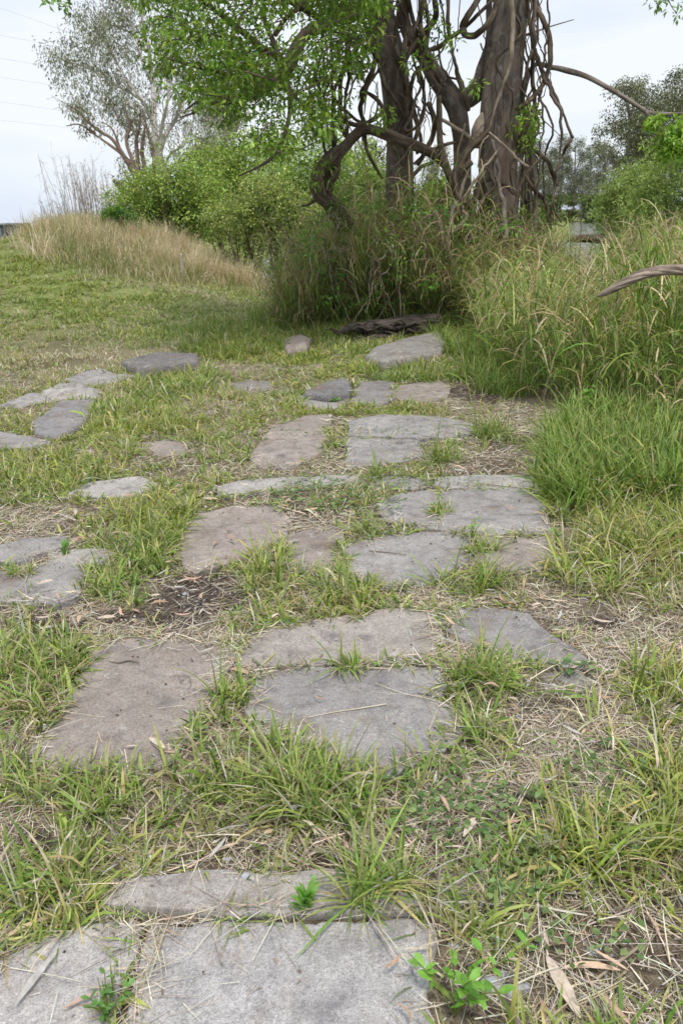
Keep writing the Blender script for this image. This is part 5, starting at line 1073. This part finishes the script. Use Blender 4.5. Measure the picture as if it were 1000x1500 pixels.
for i, q in enumerate([
 (786, 205, 250, 22, 'pale-stemmed gum just right of the main trunk, on the far bank'), (806, 216, 265, 20, 'gum in the gap under the right hand knee of the vine'), (826, 196, 280, 22, 'tall rounded gum in the middle of the far bank'),
 (846, 200, 262, 22, 'gum directly above the bend of the river'), (866, 212, 290, 20, 'dense gum right of the river bend'), (886, 204, 270, 22, 'gum with an uneven crown left of the sky gap'), (902, 232, 285, 15, 'lowest gum at the right end of the far bank row'),
 (765, 212, 270, 20, 'gum partly hidden by the vines right of the main trunk'), (815, 250, 235, 16, 'shorter gum standing before the far row'), (855, 252, 240, 16, 'short dark gum at the river bend'), (880, 250, 245, 15, 'short gum beside the riverside bushes'), (790, 255, 238, 15, 'short pale gum beside the hanging vines')]): far_gum(*q, 100 + i, .22, FG, 1.2)
for i, q in enumerate([(925, 112, 120, 42, 'tall airy gum rising over the riverside bushes, left one'), (968, 130, 125, 38, 'broad gum behind the arching bare branch'), (1000, 96, 118, 42, 'tallest gum at the right edge of the picture'), (945, 165, 130, 34, 'lower gum filling below the tall airy one'), (1040, 120, 122, 40, 'gum half outside the right edge')]): far_gum(*q, 200 + i, .45, [(.17, .19, .10), (.24, .25, .14), (.31, .30, .18), (.13, .145, .09)], 1.25, group='gum trees on the right bank')
for i, q in enumerate([(540, 202, 60, 26, 'hazy gum seen between the bent stem and the leaning trunk'), (640, 215, 75, 26, 'gum seen low between the two trunks'), (318, 120, 62, 30, 'grey-green gum behind the shrubs, right of the white trunk'), (505, 215, 70, 20, 'small gum behind the leafy crown edge')]): far_gum(*q, 300 + i, .4, GL, 1.0, group='gums behind the shrubs')
# low scrub on the far bank
for i, (px, py, rx, ry, D, lb_) in enumerate(((868, 297, 16, 8, 232, 'dark low scrub at the far water edge'), (800, 296, 20, 7, 235, 'scrub on the far bank behind the vines'), (835, 292, 24, 6, 255, 'brownish scrub under the far gums'), (905, 300, 20, 12, 110, 'green scrub where the river meets the right bank'), (792, 322, 14, 10, 90, 'scrubby plants directly behind the lowest vines'))):
    shrub('bank_scrub', lb_, [(px, py, rx, ry)], D, [(.12, .18, .06), (.18, .22, .08)], 60, .9 if D > 200 else .5, 1.6 if D > 200 else 1.0, cat='scrub', dens=26, stems=0)
# shed roof corner and power lines on the left
c = dp(3, 333, 62)[0]; gz = float(height(c[0], c[1])); rt = thing('dark_shed', 'dark clad building corner showing over the ridge at the left edge', 'building', (c[0], c[1], gz))
x1 = dp(9.5, 335, 62)[0][0]; zt = dp(8, 326.5, 62)[0][2]; x0 = x1 - 7
def box(x0, x1, y0, y1, z0, z1, tx=0): 
    V = np.array([(x0, y0, z0), (x1 + tx, y0, z0), (x1 + tx, y1, z0), (x0, y1, z0), (x0, y0, z1), (x1, y0, z1), (x1, y1, z1), (x0, y1, z1)], float); return V, np.array([(0, 1, 5, 4), (1, 2, 6, 5), (2, 3, 7, 6), (3, 0, 4, 7), (4, 5, 6, 7), (0, 3, 2, 1)])
V, F = box(x0, x1, 62, 67, gz - .3, zt - .12, .25); build('wall', V, F, M_CLAD, rt, smooth=False)
V, F = box(x0 - .1, x1 + .08, 61.9, 67.1, zt - .118, zt); build('roof', V, F, simple('zinc_roof', (.20, .21, .23), (.28, .29, .31), 2), rt, smooth=False)
V = []; F = []
for k in range(7):
    b_, f_ = box(x1 - .5 - k * .9, x1 - .44 - k * .9, 61.95, 61.998, gz, zt - .2); V.append(b_); F.append(f_ + 8 * k)
build('wall_batten', np.vstack(V), np.vstack(F), M_WIRE, rt, smooth=False)
for k, (ya, yb) in enumerate(((10, 42), (50, 66), (84, 98), (112, 124), (148, 160), (175, 184))):
    A = dp(-60, ya - (yb - ya) * .6, 110)[0]; M1 = dp(95, yb, 140)[0]; E = M1 + (M1 - A) * 14; E[2] = M1[2] + 18 + (5 - k) * .6
    s = np.linspace(0, 1, 30)[:, None]; d0 = (M1 - A) / np.linalg.norm(M1 - A); ts = np.linspace(0, 1, 24)[:, None] ** 2; P = A + (M1 - A) * ts * 15; zz = np.interp(ts[:, 0] * 15, [0, 1, 15], [A[2], M1[2], M1[2] + 4]); P[:, 2] = A[2] + (M1[2] - A[2]) * np.minimum(ts[:, 0] * 15, 30) * np.exp(-ts[:, 0] * 1.8)
    tube_thing('power_line', P, .011, M_WIRE, ['topmost faint power line crossing the left sky', 'second faint power line from the top in the left sky', 'third faint power line from the top in the left sky', 'fourth faint power line from the top in the left sky', 'second lowest power line in the left sky', 'lowest power line in the left sky'][k], 'power line', 'power lines in the left sky', sides=4, rough=0)
